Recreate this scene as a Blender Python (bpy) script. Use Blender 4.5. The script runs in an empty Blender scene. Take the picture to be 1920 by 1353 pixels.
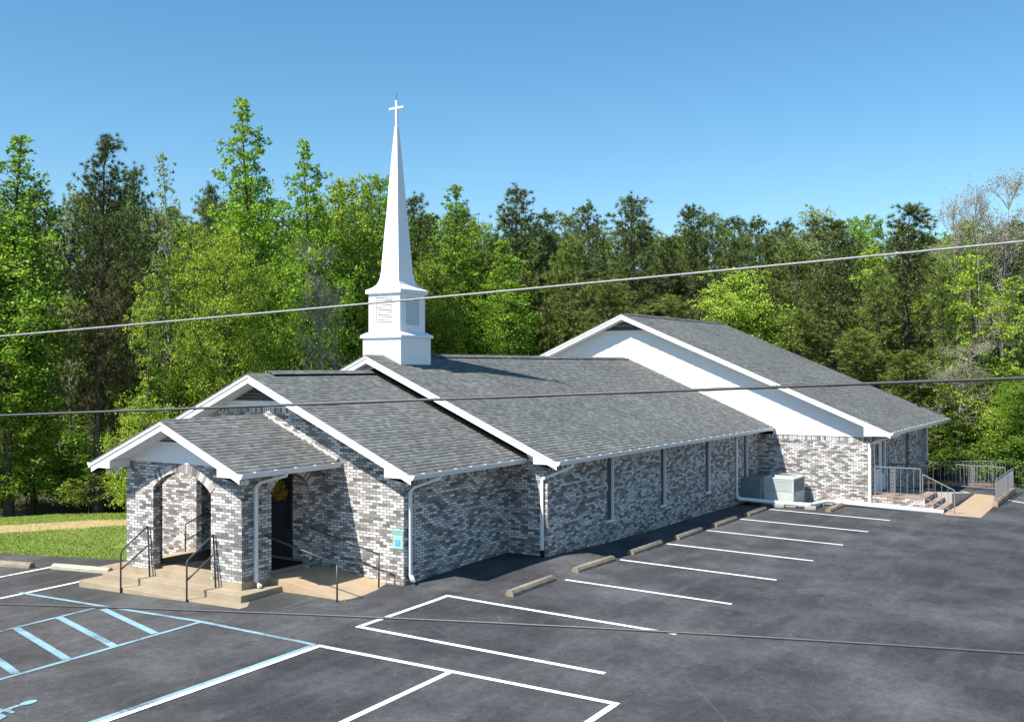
import bpy, bmesh, math, random
import numpy as np
from mathutils import Vector, Matrix
R_ = math.radians
scene = bpy.context.scene
COL = scene.collection
random.seed(11)
RNG = np.random.default_rng(11)

# ---------------------------------------------------------------- camera
cd = bpy.data.cameras.new('camera'); cam = bpy.data.objects.new('camera', cd); COL.objects.link(cam)
F = Vector((0.8436492, 0.5368607, 0.0060453)); RT = Vector((0.5368801, -0.8436559, -0.0021199)); UP = Vector((-0.0039621, -0.0050341, 0.9999795))
m = Matrix((RT, UP, -F)).transposed().to_4x4(); m.translation = (-22.7753, -13.4040, 4.9223)
cam.matrix_world = m
cd.sensor_width = 36; cd.lens = 1906.2 / 1920 * 36; cd.clip_start = .1; cd.clip_end = 2000
scene.camera = cam

# ---------------------------------------------------------------- sky, sun, exposure
SUN_DIR = Vector((-0.747, 0.256, 1.0)).normalized()       # towards the sun
w = bpy.data.worlds.new('World'); scene.world = w; w.use_nodes = True
nt = w.node_tree; bg = nt.nodes['Background']
sky = nt.nodes.new('ShaderNodeTexSky'); sky.sky_type = 'NISHITA'; sky.sun_disc = False
sky.sun_elevation = math.asin(SUN_DIR.z); sky.sun_rotation = math.atan2(SUN_DIR.x, SUN_DIR.y)
sky.air_density = 1.0; sky.dust_density = 0.3; sky.ozone_density = 3.0; sky.altitude = 100
hs = nt.nodes.new('ShaderNodeHueSaturation'); hs.inputs['Hue'].default_value = .489; hs.inputs['Saturation'].default_value = 1.22; hs.inputs['Value'].default_value = 1.25
nt.links.new(sky.outputs[0], hs.inputs['Color']); nt.links.new(hs.outputs[0], bg.inputs[0]); bg.inputs[1].default_value = 0.084
sl = bpy.data.lights.new('sun', 'SUN'); sl.energy = 5.0; sl.angle = R_(.5); sl.color = (1, .955, .88)
so = bpy.data.objects.new('sun', sl); COL.objects.link(so)
so.rotation_euler = SUN_DIR.to_track_quat('Z', 'Y').to_euler(); so.location = (-30, 10, 60)
scene.view_settings.view_transform = 'Standard'; scene.view_settings.look = 'None'
scene.view_settings.exposure = 0.70; scene.view_settings.gamma = 1.0
scene.cycles.max_bounces = 6; scene.cycles.transparent_max_bounces = 6
scene.cycles.diffuse_bounces = 3; scene.cycles.glossy_bounces = 2

# ---------------------------------------------------------------- ground height
def g(x, y):
    z = np.interp(x, [-40, -12, -7.75, -4.4, -2, 1, 16.5, 30, 60, 120], [-.42, -.215, -.155, -.09, -.085, -.11, -.28, -.50, -1.6, -4])
    z += .0174 * max(min(y, 0), -15)
    z -= .03 * min(max(y - 3, 0), 6) * min(max((-2 - x) / 4, 0), 1)
    z += .10 * min(max(1 + y / 1.3, 0), 1) * min(max((x + 5) / 4, 0), 1) * min(max((4 - x) / 3, 0), 1)
    return float(z)

# ---------------------------------------------------------------- helpers
def put(o, parent=None):
    COL.objects.link(o)
    if parent is not None: o.parent = parent
    return o
def tag(o, label=None, cat=None, group=None, kind=None):
    if label: o['label'] = label
    if cat: o['category'] = cat
    if group: o['group'] = group
    if kind: o['kind'] = kind
    return o
def empty(name, label, cat, loc=(0, 0, 0), group=None):
    o = bpy.data.objects.new(name, None); o.location = loc; o.empty_display_size = .2
    put(o); return tag(o, label, cat, group)

class MB:
    """collects faces and links them as ONE mesh object"""
    def __init__(s): s.v = []; s.f = []
    def add(s, vs, fs):
        n = len(s.v); s.v += [tuple(p) for p in vs]; s.f += [tuple(i + n for i in f) for f in fs]; return s
    def box(s, x0, x1, y0, y1, z0, z1):
        vs = [(x, y, z) for z in (z0, z1) for x, y in ((x0, y0), (x1, y0), (x1, y1), (x0, y1))]
        return s.add(vs, [(3, 2, 1, 0), (4, 5, 6, 7), (0, 1, 5, 4), (1, 2, 6, 5), (2, 3, 7, 6), (3, 0, 4, 7)])
    def prism(s, poly, a0, a1, ax='x'):
        """polygon extruded along an axis: ax x -> poly is (y,z); y -> (x,z); z -> (x,y)"""
        def P(p, a): return (a, p[0], p[1]) if ax == 'x' else (p[0], a, p[1]) if ax == 'y' else (p[0], p[1], a)
        n = len(poly); vs = [P(p, a0) for p in poly] + [P(p, a1) for p in poly]
        return s.add(vs, [tuple(range(n)), tuple(range(2 * n - 1, n - 1, -1))] + [(i, i + n, (i + 1) % n + n, (i + 1) % n) for i in range(n)])
    def tube(s, pts, r, n=8, cap=True):
        pts = [Vector(p) for p in pts]; rs = r if isinstance(r, (list, tuple)) else [r] * len(pts)
        vs = []; ref = None
        for i, p in enumerate(pts):
            t = (pts[min(i + 1, len(pts) - 1)] - pts[max(i - 1, 0)]).normalized()
            if ref is None:
                ref = Vector((0, 0, 1)) if abs(t.z) < .9 else Vector((1, 0, 0))
            u = (ref - t * ref.dot(t)).normalized(); w_ = t.cross(u); ref = u
            for k in range(n):
                a = 2 * math.pi * k / n; vs.append(p + (u * math.cos(a) + w_ * math.sin(a)) * rs[i])
        fs = [(i * n + k, i * n + (k + 1) % n, (i + 1) * n + (k + 1) % n, (i + 1) * n + k) for i in range(len(pts) - 1) for k in range(n)]
        if cap: fs += [tuple(range(n - 1, -1, -1)), tuple(range((len(pts) - 1) * n, len(pts) * n))]
        return s.add(vs, fs)
    def rtube(s, pts, a, b):
        """rectangular section pipe, a across, b deep"""
        pts = [Vector(p) for p in pts]; vs = []
        for i, p in enumerate(pts):
            t = (pts[min(i + 1, len(pts) - 1)] - pts[max(i - 1, 0)]).normalized()
            u = Vector((t.y, -t.x, 0)) if abs(t.z) < .6 else None
            if u is None or u.length < 1e-3: u = s.side.copy()
            u = (u - t * u.dot(t)).normalized(); w_ = t.cross(u)
            for c, d_ in ((-1, -1), (1, -1), (1, 1), (-1, 1)): vs.append(p + u * c * a / 2 + w_ * d_ * b / 2)
        fs = [(i * 4 + k, i * 4 + (k + 1) % 4, (i + 1) * 4 + (k + 1) % 4, (i + 1) * 4 + k) for i in range(len(pts) - 1) for k in range(4)]
        fs += [(3, 2, 1, 0), tuple(range(len(vs) - 4, len(vs)))]
        return s.add(vs, fs)
    side = Vector((0, 1, 0))
    def build(s, name, mat, parent=None, smooth=False, bevel=0, label=None):
        me = bpy.data.meshes.new(name); me.from_pydata(s.v, [], s.f)
        bm = bmesh.new(); bm.from_mesh(me); bmesh.ops.recalc_face_normals(bm, faces=bm.faces); bm.to_mesh(me); bm.free()
        if mat: me.materials.append(mat)
        if smooth:
            me.polygons.foreach_set('use_smooth', [True] * len(me.polygons))
        o = bpy.data.objects.new(name, me); put(o, parent)
        if bevel:
            b = o.modifiers.new('bevel', 'BEVEL'); b.width = bevel; b.segments = 2; b.limit_method = 'ANGLE'
        if label: o['label'] = label
        return o

# ---------------------------------------------------------------- materials
class N:
    """small node helper"""
    def __init__(s, name):
        s.m = bpy.data.materials.new(name); s.m.use_nodes = True; s.t = s.m.node_tree
        s.b = s.t.nodes['Principled BSDF']; s.out = s.t.nodes['Material Output']
    def n(s, typ, **kw):
        o = s.t.nodes.new(typ)
        for k, v in kw.items():
            if k.startswith('i_'): 
                key = k[2:]; key = int(key) if key.isdigit() else key
                s.set(o.inputs[key], v)
            else: setattr(o, k, v)
        return o
    def set(s, inp, v):
        if hasattr(v, 'is_output') or isinstance(v, bpy.types.NodeSocket): s.t.links.new(v, inp)
        else: inp.default_value = v
    def math(s, op, a, b=0.0, c=0.0):
        o = s.t.nodes.new('ShaderNodeMath'); o.operation = op
        s.set(o.inputs[0], a); s.set(o.inputs[1], b); s.set(o.inputs[2], c); return o.outputs[0]
    def mix(s, f, a, b, mode='MIX'):
        o = s.t.nodes.new('ShaderNodeMix'); o.data_type = 'RGBA'; o.blend_type = mode
        s.set(o.inputs[0], f)
        for i, v in ((6, a), (7, b)):
            s.set(o.inputs[i], v if not isinstance(v, tuple) else (*v, 1) if len(v) == 3 else v)
        return o.outputs[2]
    def ramp(s, f, stops, interp='LINEAR'):
        o = s.t.nodes.new('ShaderNodeValToRGB'); o.color_ramp.interpolation = interp
        e = o.color_ramp.elements
        while len(e) < len(stops): e.new(.5)
        for el, (p, c) in zip(e, stops):
            el.position = p; el.color = (c, c, c, 1) if not isinstance(c, tuple) else (*c, 1)
        s.set(o.inputs[0], f); return o.outputs[0]
    def noise(s, scale, detail=4, rough=.6, vec=None, dim='3D'):
        o = s.t.nodes.new('ShaderNodeTexNoise'); o.inputs['Scale'].default_value = scale
        o.inputs['Detail'].default_value = detail; o.inputs['Roughness'].default_value = rough
        if vec is not None: s.t.links.new(vec, o.inputs['Vector'])
        return o.outputs['Fac']
    def obj(s): return s.t.nodes.new('ShaderNodeTexCoord').outputs['Object']
    def xyz(s, v):
        o = s.t.nodes.new('ShaderNodeSeparateXYZ'); s.t.links.new(v, o.inputs[0]); return o.outputs
    def comb(s, x=0.0, y=0.0, z=0.0):
        o = s.t.nodes.new('ShaderNodeCombineXYZ'); s.set(o.inputs[0], x); s.set(o.inputs[1], y); s.set(o.inputs[2], z); return o.outputs[0]
    def white(s, v):
        o = s.t.nodes.new('ShaderNodeTexWhiteNoise'); o.noise_dimensions = '3D'; s.t.links.new(v, o.inputs[0]); return o.outputs['Value']
    def bump(s, h, strength=.5, dist=.01):
        o = s.t.nodes.new('ShaderNodeBump'); o.inputs['Strength'].default_value = strength; o.inputs['Distance'].default_value = dist
        s.t.links.new(h, o.inputs['Height']); s.t.links.new(o.outputs[0], s.b.inputs['Normal'])
    def fin(s, col=None, rough=.6, spec=.3, metal=0):
        if col is not None: s.set(s.b.inputs['Base Color'], (*col, 1) if isinstance(col, tuple) and len(col) == 3 else col)
        s.set(s.b.inputs['Roughness'], rough); s.b.inputs['Specular IOR Level'].default_value = spec; s.b.inputs['Metallic'].default_value = metal
        return s.m

def brick_mat(name, soldier=False, warm=0.0):
    k = N(name); o = k.obj(); x, y, z = k.xyz(o)
    nx, ny, nz = k.xyz(k.t.nodes.new('ShaderNodeNewGeometry').outputs['Normal'])
    front = k.math('GREATER_THAN', k.math('ABSOLUTE', nx), .5)
    h = k.math('ADD', k.math('MULTIPLY', front, y), k.math('MULTIPLY', k.math('SUBTRACT', 1.0, front), x))
    if soldier: u, v, BW, BH = z, h, .40, .0677
    else: u, v, BW, BH = h, z, .2032, .0677
    if soldier: u = k.math('ADD', u, .02)
    rowf = k.math('DIVIDE', v, BH); row = k.math('FLOOR', rowf)
    off = 0.0 if soldier else k.math('MULTIPLY', k.math('FLOORED_MODULO', row, 2.0), .5)
    colf = k.math('ADD', k.math('DIVIDE', u, BW), off); col = k.math('FLOOR', colf)
    fu = k.math('FRACT', colf); fv = k.math('FRACT', rowf)
    rnd = k.white(k.comb(col, row, front)); rnd2 = k.white(k.comb(row, col, 7.3))
    c = k.ramp(rnd, [(0, (.080, .078, .080)), (.10, (.140, .136, .136)), (.26, (.215, .207, .20)), (.36, (.28, .24, .21)), (.42, (.35, .336, .322)), (.58, (.50, .483, .465)), (.78, (.62, .602, .58)), (1, (.78, .76, .735))])
    nz_ = k.noise(26, 5, .75, o); c = k.mix(k.ramp(nz_, [(.50, 0.0), (.70, .65)]), c, (.46, .442, .425))
    c = k.mix(k.ramp(k.noise(37, 4, .75, o), [(.56, 0.0), (.76, .5)]), c, (.15, .143, .138))
    c = k.mix(k.math('MULTIPLY', rnd2, .16), c, (.32, .275, .245))
    mu = .060 if not soldier else .01; mv = .12
    mort = k.math('MAXIMUM', k.math('MAXIMUM', k.math('LESS_THAN', fu, mu), k.math('GREATER_THAN', fu, 1 - mu)),
                  k.math('MAXIMUM', k.math('LESS_THAN', fv, mv), k.math('GREATER_THAN', fv, 1 - mv)))
    c = k.mix(k.math('MULTIPLY', mort, .92), c, (.135, .131, .126))
    # rusty splash staining low on the walls
    low = k.ramp(k.math('ADD', z, k.math('MULTIPLY', k.noise(1.3, 3, .6, o), .8)), [(.25, .5), (.75, 0.0)])
    c = k.mix(k.math('MULTIPLY', low, .55), c, k.mix(1.0, c, (.95, .62, .42), 'MULTIPLY'))
    big = k.ramp(k.noise(.7, 3, .6, o), [(.35, .94), (.65, 1.18)])
    c = k.mix(1.0, c, big, 'MULTIPLY')
    k.bump(k.math('SUBTRACT', k.math('MULTIPLY', nz_, .3), mort), .6, .008)
    return k.fin(c, .85, .15)

def shingle_mat():
    k = N('grey_shingles'); o = k.obj(); x, y, z = k.xyz(o)
    v = k.math('DIVIDE', z, .0545); row = k.math('FLOOR', v); fv = k.math('FRACT', v)
    rr = k.white(k.comb(row, 3.1, 0.0))
    u = k.math('DIVIDE', k.math('ADD', x, k.math('MULTIPLY', rr, 3.0)), .165)
    u = k.math('ADD', u, k.math('MULTIPLY', k.noise(1.1, 1, .5, k.comb(k.math('MULTIPLY', x, 2.4), k.math('MULTIPLY', row, 9.7), 0.0)), 1.6))
    col = k.math('FLOOR', u); r1 = k.white(k.comb(col, row, 0.0)); r2 = k.white(k.comb(col, row, 5.0))
    c = k.ramp(r1, [(0, (.136, .143, .136)), (.25, (.158, .165, .157)), (.6, (.178, .185, .176)), (.85, (.206, .213, .201))], 'CONSTANT')
    spk = k.noise(70, 3, .8, o); c = k.mix(1.0, c, k.ramp(spk, [(.3, .7), (.7, 1.32)]), 'MULTIPLY')
    # shadow line painted along the thick butt edge of each raised tab
    edge = k.math('MULTIPLY', k.math('LESS_THAN', fv, .38), k.math('GREATER_THAN', r2, .45))
    thin = k.math('LESS_THAN', fv, .24)
    e = k.math('MAXIMUM', k.math('MULTIPLY', edge, .80), k.math('MULTIPLY', thin, .62))
    c = k.mix(e, c, (.028, .03, .032))
    c = k.mix(1.0, c, k.ramp(k.noise(.35, 3, .6, o), [(.3, .88), (.7, 1.1)]), 'MULTIPLY')
    k.bump(k.math('ADD', k.math('MULTIPLY', e, -1.0), k.math('MULTIPLY', spk, .25)), .5, .008)
    return k.fin(c, .9, .12)

def asphalt_mat():
    k = N('asphalt'); o = k.obj(); x, y, z = k.xyz(o)
    fine = k.noise(38, 4, .8, o); mid = k.noise(.55, 5, .62, o); big = k.noise(.16, 3, .55, o)
    st = k.noise(1.0, 4, .6, k.comb(k.math('MULTIPLY', x, .25), k.math('MULTIPLY', y, 1.6), 0.0))
    # sealed bluish lot on one side, older browner surface in front of the porch
    old = k.ramp(k.math('ADD', k.math('MULTIPLY', k.math('SUBTRACT', y, k.math('MULTIPLY', x, .55)), .06), k.math('MULTIPLY', mid, .35)), [(.45, 0.0), (.85, 1.0)])
    c = k.mix(old, (.042, .043, .046), (.057, .054, .053))
    c = k.mix(k.ramp(mid, [(.44, 0.0), (.74, .75)]), c, (.104, .1045, .107))
    c = k.mix(k.ramp(k.noise(.28, 6, .7, k.comb(k.math('ADD', x, 40.0), y, 0.0)), [(.47, 0.0), (.68, .45)]), c, (.135, .134, .137))
    c = k.mix(k.ramp(st, [(.52, 0.0), (.75, .4)]), c, (.135, .136, .139))
    c = k.mix(1.0, c, k.ramp(big, [(.35, .80), (.65, 1.16)]), 'MULTIPLY')
    c = k.mix(1.0, c, k.ramp(k.noise(7, 4, .7, o), [(.32, .80), (.68, 1.22)]), 'MULTIPLY')
    c = k.mix(1.0, c, k.ramp(fine, [(.32, .62), (.68, 1.42)]), 'MULTIPLY')
    vo = k.n('ShaderNodeTexVoronoi', feature='F1'); vo.inputs['Scale'].default_value = 9; k.t.links.new(o, vo.inputs['Vector'])
    grit = k.math('MULTIPLY', k.math('LESS_THAN', vo.outputs['Distance'], .07), k.math('GREATER_THAN', k.noise(3.1, 2, .5, o), .58))
    c = k.mix(k.math('MULTIPLY', grit, .6), c, (.34, .33, .31))
    vs_ = k.n('ShaderNodeTexVoronoi', feature='F1'); vs_.inputs['Scale'].default_value = .42
    k.t.links.new(k.comb(k.math('ADD', x, k.math('MULTIPLY', mid, .5)), k.math('ADD', y, k.math('MULTIPLY', st, .4)), 0.0), vs_.inputs['Vector'])
    oil = k.math('MULTIPLY', k.ramp(vs_.outputs['Distance'], [(.05, 1.0), (.17, 0.0)]), k.math('GREATER_THAN', k.noise(.5, 2, .5, o), .50))
    c = k.mix(k.math('MULTIPLY', oil, .6), c, (.022, .022, .024))
    wob = k.noise(1.7, 4, .6, o)
    vc = k.n('ShaderNodeTexVoronoi', feature='DISTANCE_TO_EDGE'); vc.inputs['Scale'].default_value = .22
    k.t.links.new(k.comb(k.math('ADD', x, k.math('MULTIPLY', wob, 1.8)), k.math('ADD', y, k.math('MULTIPLY', wob, 1.2)), 0.0), vc.inputs['Vector'])
    crack = k.math('MULTIPLY', k.math('LESS_THAN', vc.outputs['Distance'], .0022), k.math('GREATER_THAN', k.noise(.33, 2, .5, o), .52))
    c = k.mix(k.math('MULTIPLY', crack, .2), c, (.19, .19, .20))
    k.bump(fine, .35, .006)
    return k.fin(c, k.ramp(mid, [(.3, .72), (.7, .92)]), .25)

def paint_mat(name, col, wear):
    k = N(name); o = k.obj()
    a = k.noise(34, 3, .75, o); b = k.noise(1.1, 3, .6, o)
    f = k.ramp(k.math('ADD', k.math('MULTIPLY', a, .5), k.math('MULTIPLY', b, .5)), [(wear, 1.0), (wear + .12, 0.0)])
    c = k.mix(f, col, (.10, .105, .115))
    return k.fin(c, .7, .2)

def concrete_mat(name, a, b, stain=(.2, .16, .11)):
    k = N(name); o = k.obj(); n1 = k.noise(2.2, 5, .65, o); n2 = k.noise(40, 3, .7, o)
    c = k.mix(k.ramp(n1, [(.35, 0.0), (.65, 1.0)]), a, b)
    c = k.mix(k.ramp(k.noise(.9, 4, .6, o), [(.5, 0.0), (.8, .6)]), c, stain)
    c = k.mix(1.0, c, k.ramp(n2, [(.3, .85), (.7, 1.12)]), 'MULTIPLY')
    k.bump(n2, .3, .004); return k.fin(c, .85, .2)

def plain(name, col, rough=.5, spec=.35, metal=0, var=.06, scale=3.0):
    k = N(name); o = k.obj(); n1 = k.noise(scale, 4, .6, o)
    c = k.mix(1.0, col, k.ramp(n1, [(.3, 1 - var), (.7, 1 + var)]), 'MULTIPLY')
    return k.fin(c, rough, spec, metal)

def leaf_mat(name, dark, mid, light, trans=.35, tint=.25, upper=None):
    k = N(name); ng = k.t.nodes.new('ShaderNodeNewGeometry'); oi = k.t.nodes.new('ShaderNodeObjectInfo')
    r = ng.outputs['Random Per Island']; o = k.obj()
    f = k.math('ADD', k.math('MULTIPLY', r, .65), k.math('MULTIPLY', k.noise(1.1, 3, .6, o), .55))
    c = k.ramp(f, [(.32, dark), (.58, mid), (.86, light)])
    if upper:
        c = k.mix(k.ramp(k.math('ADD', k.math('DIVIDE', k.xyz(o)[2], 14.0), k.math('MULTIPLY', k.noise(.5, 2, .5, o), .3)), [(.62, 0.0), (.86, 1.0)]), c, k.ramp(f, [(.32, upper[0]), (.58, upper[1]), (.86, upper[2])]))
    t = k.math('ADD', 1 - tint / 2, k.math('MULTIPLY', oi.outputs['Random'], tint))
    c = k.mix(1.0, c, k.comb(t, t, t), 'MULTIPLY')
    k.set(k.b.inputs['Base Color'], c); k.b.inputs['Roughness'].default_value = .6; k.b.inputs['Specular IOR Level'].default_value = .2
    tr = k.n('ShaderNodeBsdfTranslucent'); k.t.links.new(k.mix(1.0, c, (1.0, 1.05, .55), 'MULTIPLY'), tr.inputs[0])
    mx = k.n('ShaderNodeMixShader'); mx.inputs[0].default_value = trans
    k.t.links.new(k.b.outputs[0], mx.inputs[1]); k.t.links.new(tr.outputs[0], mx.inputs[2]); k.t.links.new(mx.outputs[0], k.out.inputs[0])
    return k.m

M = {}
M['brick'] = brick_mat('grey_white_brick'); M['soldier'] = brick_mat('soldier_brick', True)
M['shingle'] = shingle_mat(); M['asphalt'] = asphalt_mat()
M['white'] = plain('white_painted_metal', (.80, .80, .79), .45, .4, 0, .03)
M['siding'] = plain('white_vinyl_siding', (.80, .81, .82), .5, .35, 0, .03)
M['soffit'] = plain('white_soffit', (.76, .76, .75), .55, .3, 0, .03)
M['fibre'] = plain('white_fibreglass', (.84, .84, .84), .38, .4, 0, .03)
M['vent'] = plain('dark_louver', (.17, .155, .15), .6, .3, 0, .15)
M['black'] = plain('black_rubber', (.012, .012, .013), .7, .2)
M['door'] = plain('shade_black_door', (.006, .006, .007), .45, .3)  # near black: porch shade put into the door colour
M['glass'] = plain('dark_glass', (.02, .025, .032), .06, .6)
M['rail'] = plain('grey_painted_rail', (.055, .06, .066), .42, .5, 0, .15, 12)
M['rail_light'] = plain('silver_grey_rail', (.22, .225, .235), .42, .5, 0, .12, 12)
M['concrete'] = concrete_mat('tan_concrete', (.40, .33, .235), (.32, .26, .18), (.26, .20, .13))
M['conc_tan'] = concrete_mat('orange_tan_concrete', (.46, .34, .22), (.39, .29, .19), (.30, .27, .23))
M['conc_grey'] = concrete_mat('grey_concrete', (.40, .39, .36), (.31, .30, .27))
M['stop'] = concrete_mat('weathered_wheel_stop', (.34, .28, .21), (.20, .165, .125), (.09, .075, .06))
M['stop_new'] = concrete_mat('pale_wheel_stop', (.46, .43, .34), (.38, .355, .28), (.28, .25, .18))
M['warm_brick'] = concrete_mat('tan_brick', (.42, .30, .22), (.30, .22, .17), (.2, .13, .1))
M['ac'] = plain('grey_green_sheet_metal', (.47, .51, .49), .5, .35, 0, .05)
M['duct'] = plain('shade_dark_duct_metal', (.17, .19, .19), .6, .3, 0, .15, 6)  # shade by the nave wall put into the colour, darker than the unit
M['ac_dark'] = plain('condenser_coil', (.10, .11, .13), .6, .3, 0, .2, 20)
M['pvc'] = plain('white_pvc', (.82, .82, .81), .35, .4, 0, .03)
M['paint_w'] = paint_mat('white_line_paint', (.86, .87, .86), .335)
M['paint_b'] = paint_mat('faded_blue_paint', (.25, .42, .50), .385)
M['mortar'] = concrete_mat('mortar', (.62, .60, .57), (.45, .43, .41))
M['sign_g'] = plain('faded_green_sign', (.20, .43, .36), .5, .3, 0, .12, 8)
M['sign_l'] = plain('pale_green_sign', (.40, .56, .50), .5, .3, 0, .12, 8)
M['sign_b'] = plain('blue_sign', (.07, .36, .68), .45, .3)
M['wire_l'] = plain('light_grey_wire', (.30, .295, .28), .5, .4, 0, .2, 30)
M['wire_d'] = plain('dark_wire', (.05, .052, .055), .45, .5, 0, .2, 30)
M['wreath'] = leaf_mat('yellow_wreath', (.16, .11, .01), (.33, .23, .02), (.48, .35, .04), .2)
M['bark'] = None
k = N('bark'); o_ = k.obj(); nb = k.noise(1.0, 5, .7, k.comb(*[k.math('MULTIPLY', s_, f_) for s_, f_ in zip(k.xyz(o_), (9, 9, 1.6))]))
k.bump(nb, .8, .03); M['bark'] = k.fin(k.ramp(nb, [(.3, (.045, .037, .03)), (.6, (.10, .085, .07)), (.8, (.17, .15, .13))]), .9, .1)
k = N('pale_bark'); o_ = k.obj(); nb = k.noise(6, 4, .7, o_); M['pale_bark'] = k.fin(k.ramp(nb, [(.3, (.20, .18, .16)), (.7, (.42, .39, .36))]), .9, .1)
# ground materials
k = N('forest_floor'); o_ = k.obj(); n1 = k.noise(1.5, 5, .7, o_); n2 = k.noise(14, 4, .7, o_)
k.bump(n2, .7, .05); M['forest'] = k.fin(k.mix(k.ramp(n1, [(.4, 0.0), (.65, 1.0)]), k.ramp(n2, [(.3, (.05, .035, .022)), (.7, (.16, .115, .07))]), (.035, .05, .015)), .95, .1)
k = N('lawn_grass'); o_ = k.obj(); X, Y, Z = k.xyz(o_)
n1 = k.noise(.9, 4, .6, o_); n2 = k.noise(26, 4, .75, o_)
c_ = k.ramp(n2, [(.28, (.085, .15, .02)), (.5, (.165, .25, .038)), (.75, (.27, .33, .07))])
c_ = k.mix(k.ramp(n1, [(.45, 0.0), (.7, .45)]), c_, (.26, .27, .07))
# worn straw-coloured strip running along the wood edge
dst = k.math('ADD', k.math('SUBTRACT', k.math('ADD', k.math('MULTIPLY', X, .788), k.math('MULTIPLY', Y, .616)), 7.6), k.math('MULTIPLY', k.math('SUBTRACT', n1, .5), .9))
strip = k.math('SUBTRACT', 1.0, k.math('MINIMUM', k.math('DIVIDE', k.math('ABSOLUTE', k.math('SUBTRACT', dst, .02)), .85), 1.0))
c_ = k.mix(k.ramp(k.math('ADD', strip, k.math('MULTIPLY', k.math('SUBTRACT', n2, .5), .5)), [(.12, 0.0), (.45, .95)]), c_, k.ramp(n2, [(.3, (.36, .26, .12)), (.7, (.56, .43, .23))]))
k.bump(n2, .8, .04); M['lawn'] = k.fin(c_, .9, .12)
k = N('grass_blade'); ng = k.t.nodes.new('ShaderNodeNewGeometry')
M['blade'] = k.fin(k.ramp(ng.outputs['Random Per Island'], [(0, (.10, .165, .03)), (.5, (.17, .235, .048)), (1, (.28, .315, .085))]), .7, .15)
# ---------------------------------------------------------------- setting: ground, lawn, parking lot
def sheet(name, poly, mat, dz, step, parent=None):
    me = bpy.data.meshes.new(name); bm = bmesh.new()
    bm.faces.new([bm.verts.new((x, y, 0)) for x, y in poly])
    xs = [p[0] for p in poly]; ys = [p[1] for p in poly]
    for lo, hi, ax in ((min(xs), max(xs), 0), (min(ys), max(ys), 1)):
        c = lo + step
        while c < hi:
            n_ = Vector((1, 0, 0)) if ax == 0 else Vector((0, 1, 0))
            bmesh.ops.bisect_plane(bm, geom=bm.verts[:] + bm.edges[:] + bm.faces[:], plane_co=n_ * c, plane_no=n_); c += step
    for v in bm.verts: v.co.z = g(v.co.x, v.co.y) + dz
    bmesh.ops.recalc_face_normals(bm, faces=bm.faces)
    for f in bm.faces:
        if f.normal.z < 0: f.normal_flip()
    bm.to_mesh(me); bm.free(); me.materials.append(mat)
    o = bpy.data.objects.new(name, me); put(o, parent); return o
big = sheet('ground', [(-45, -60), (120, -60), (120, 110), (-45, 110)], M['forest'], -.30, 2.5); tag(big, kind='structure')
far = MB().box(-1500, 1500, -1500, 1500, -9.2, -9.0).build('terrain', M['forest']); tag(far, kind='structure')
EDGE = [(-11.5, 34), (-8.7, 23), (-6.25, 14.25), (-5.75, 12.2), (-5.25, 10.2), (-4.6, 9.0)]
lawn = sheet('lawn', [(-14, 38)] + EDGE + [(-4.4, 5), (30, 5), (30, 11.7), (3.2, 11.7), (-8.0, 26)], M['lawn'], -.03, 1.0); tag(lawn, kind='structure')
lot = sheet('parking_lot', [(-44, -58), (60, -58), (60, -40), (31.2, -9.7), (27.5, -5.6), (27.2, 1), (-4.0, 1.6), (-4.0, 8.8)] + EDGE[::-1] + [(-44, 34)], M['asphalt'], 0, .75); tag(lot, kind='structure')
LZ = [0]
def strip(pts, wd, mat, name='parking_line'):
    LZ[0] += 1; dz = .006 + .0006 * (LZ[0] % 12)
    mb = MB()
    for (x0, y0), (x1, y1) in zip(pts[:-1], pts[1:]):
        L = math.hypot(x1 - x0, y1 - y0); n = max(1, int(L / .4)); ux, uy = (x1 - x0) / L, (y1 - y0) / L
        vs = []
        for i in range(n + 1):
            t = i / n; cx, cy = x0 + (x1 - x0) * t, y0 + (y1 - y0) * t
            for s_ in (-1, 1):
                px, py = cx - uy * s_ * wd / 2, cy + ux * s_ * wd / 2
                vs.append((px, py, g(px, py) + dz))
        mb.add(vs, [(2 * i, 2 * i + 1, 2 * i + 3, 2 * i + 2) for i in range(n)])
    return mb.build(name, mat, lot)
W_, B_ = M['paint_w'], M['paint_b']
for i in range(6): strip([(-1.76 + 3.05 * i, -1.42), (-1.76 + 3.05 * i, -5.62)], .115, W_)
strip([(-4.70, -.16), (-4.66, -5.6)], .115, W_); strip([(-7.58, -.12), (-7.46, -5.5)], .115, W_)
strip([(-7.63, -.17), (-4.66, -.21)], .115, W_)
strip([(-8.94, -.36), (-8.80, -3.2), (-8.66, -6.36)], .115, W_)
strip([(-8.92, -.41), (-16.5, -.41)], .115, W_); strip([(-8.85, -3.27), (-16.5, -3.36)], .115, W_); strip([(-8.66, -6.30), (-16.5, -6.36)], .115, W_)
strip([(-8.93, -.31), (-8.86, 6.05), (-8.80, 9.2)], .10, B_); strip([(-8.95, -.28), (-16.5, -.28)], .11, B_)
strip([(-8.9, 6.02), (-16, 5.96)], .10, B_); strip([(-8.95, 2.83), (-16, 2.76)], .10, B_)
for (a, b) in (((-9.05, 5.75), (-9.95, 2.9)), ((-9.95, 5.95), (-10.9, 2.85)), ((-10.9, 5.95), (-11.85, 2.85)), ((-11.85, 5.95), (-12.8, 2.85)), ((-12.8, 5.95), (-13.75, 2.85)), ((-13.75, 5.95), (-14.7, 2.85))): strip([a, b], .15, B_)
strip([(-6.6, 9.0), (-16, 9.22)], .115, W_); strip([(-6.65, 11.23), (-16, 11.5)], .115, W_); strip([(-7.1, 13.9), (-16, 14.2)], .115, W_)
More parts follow.
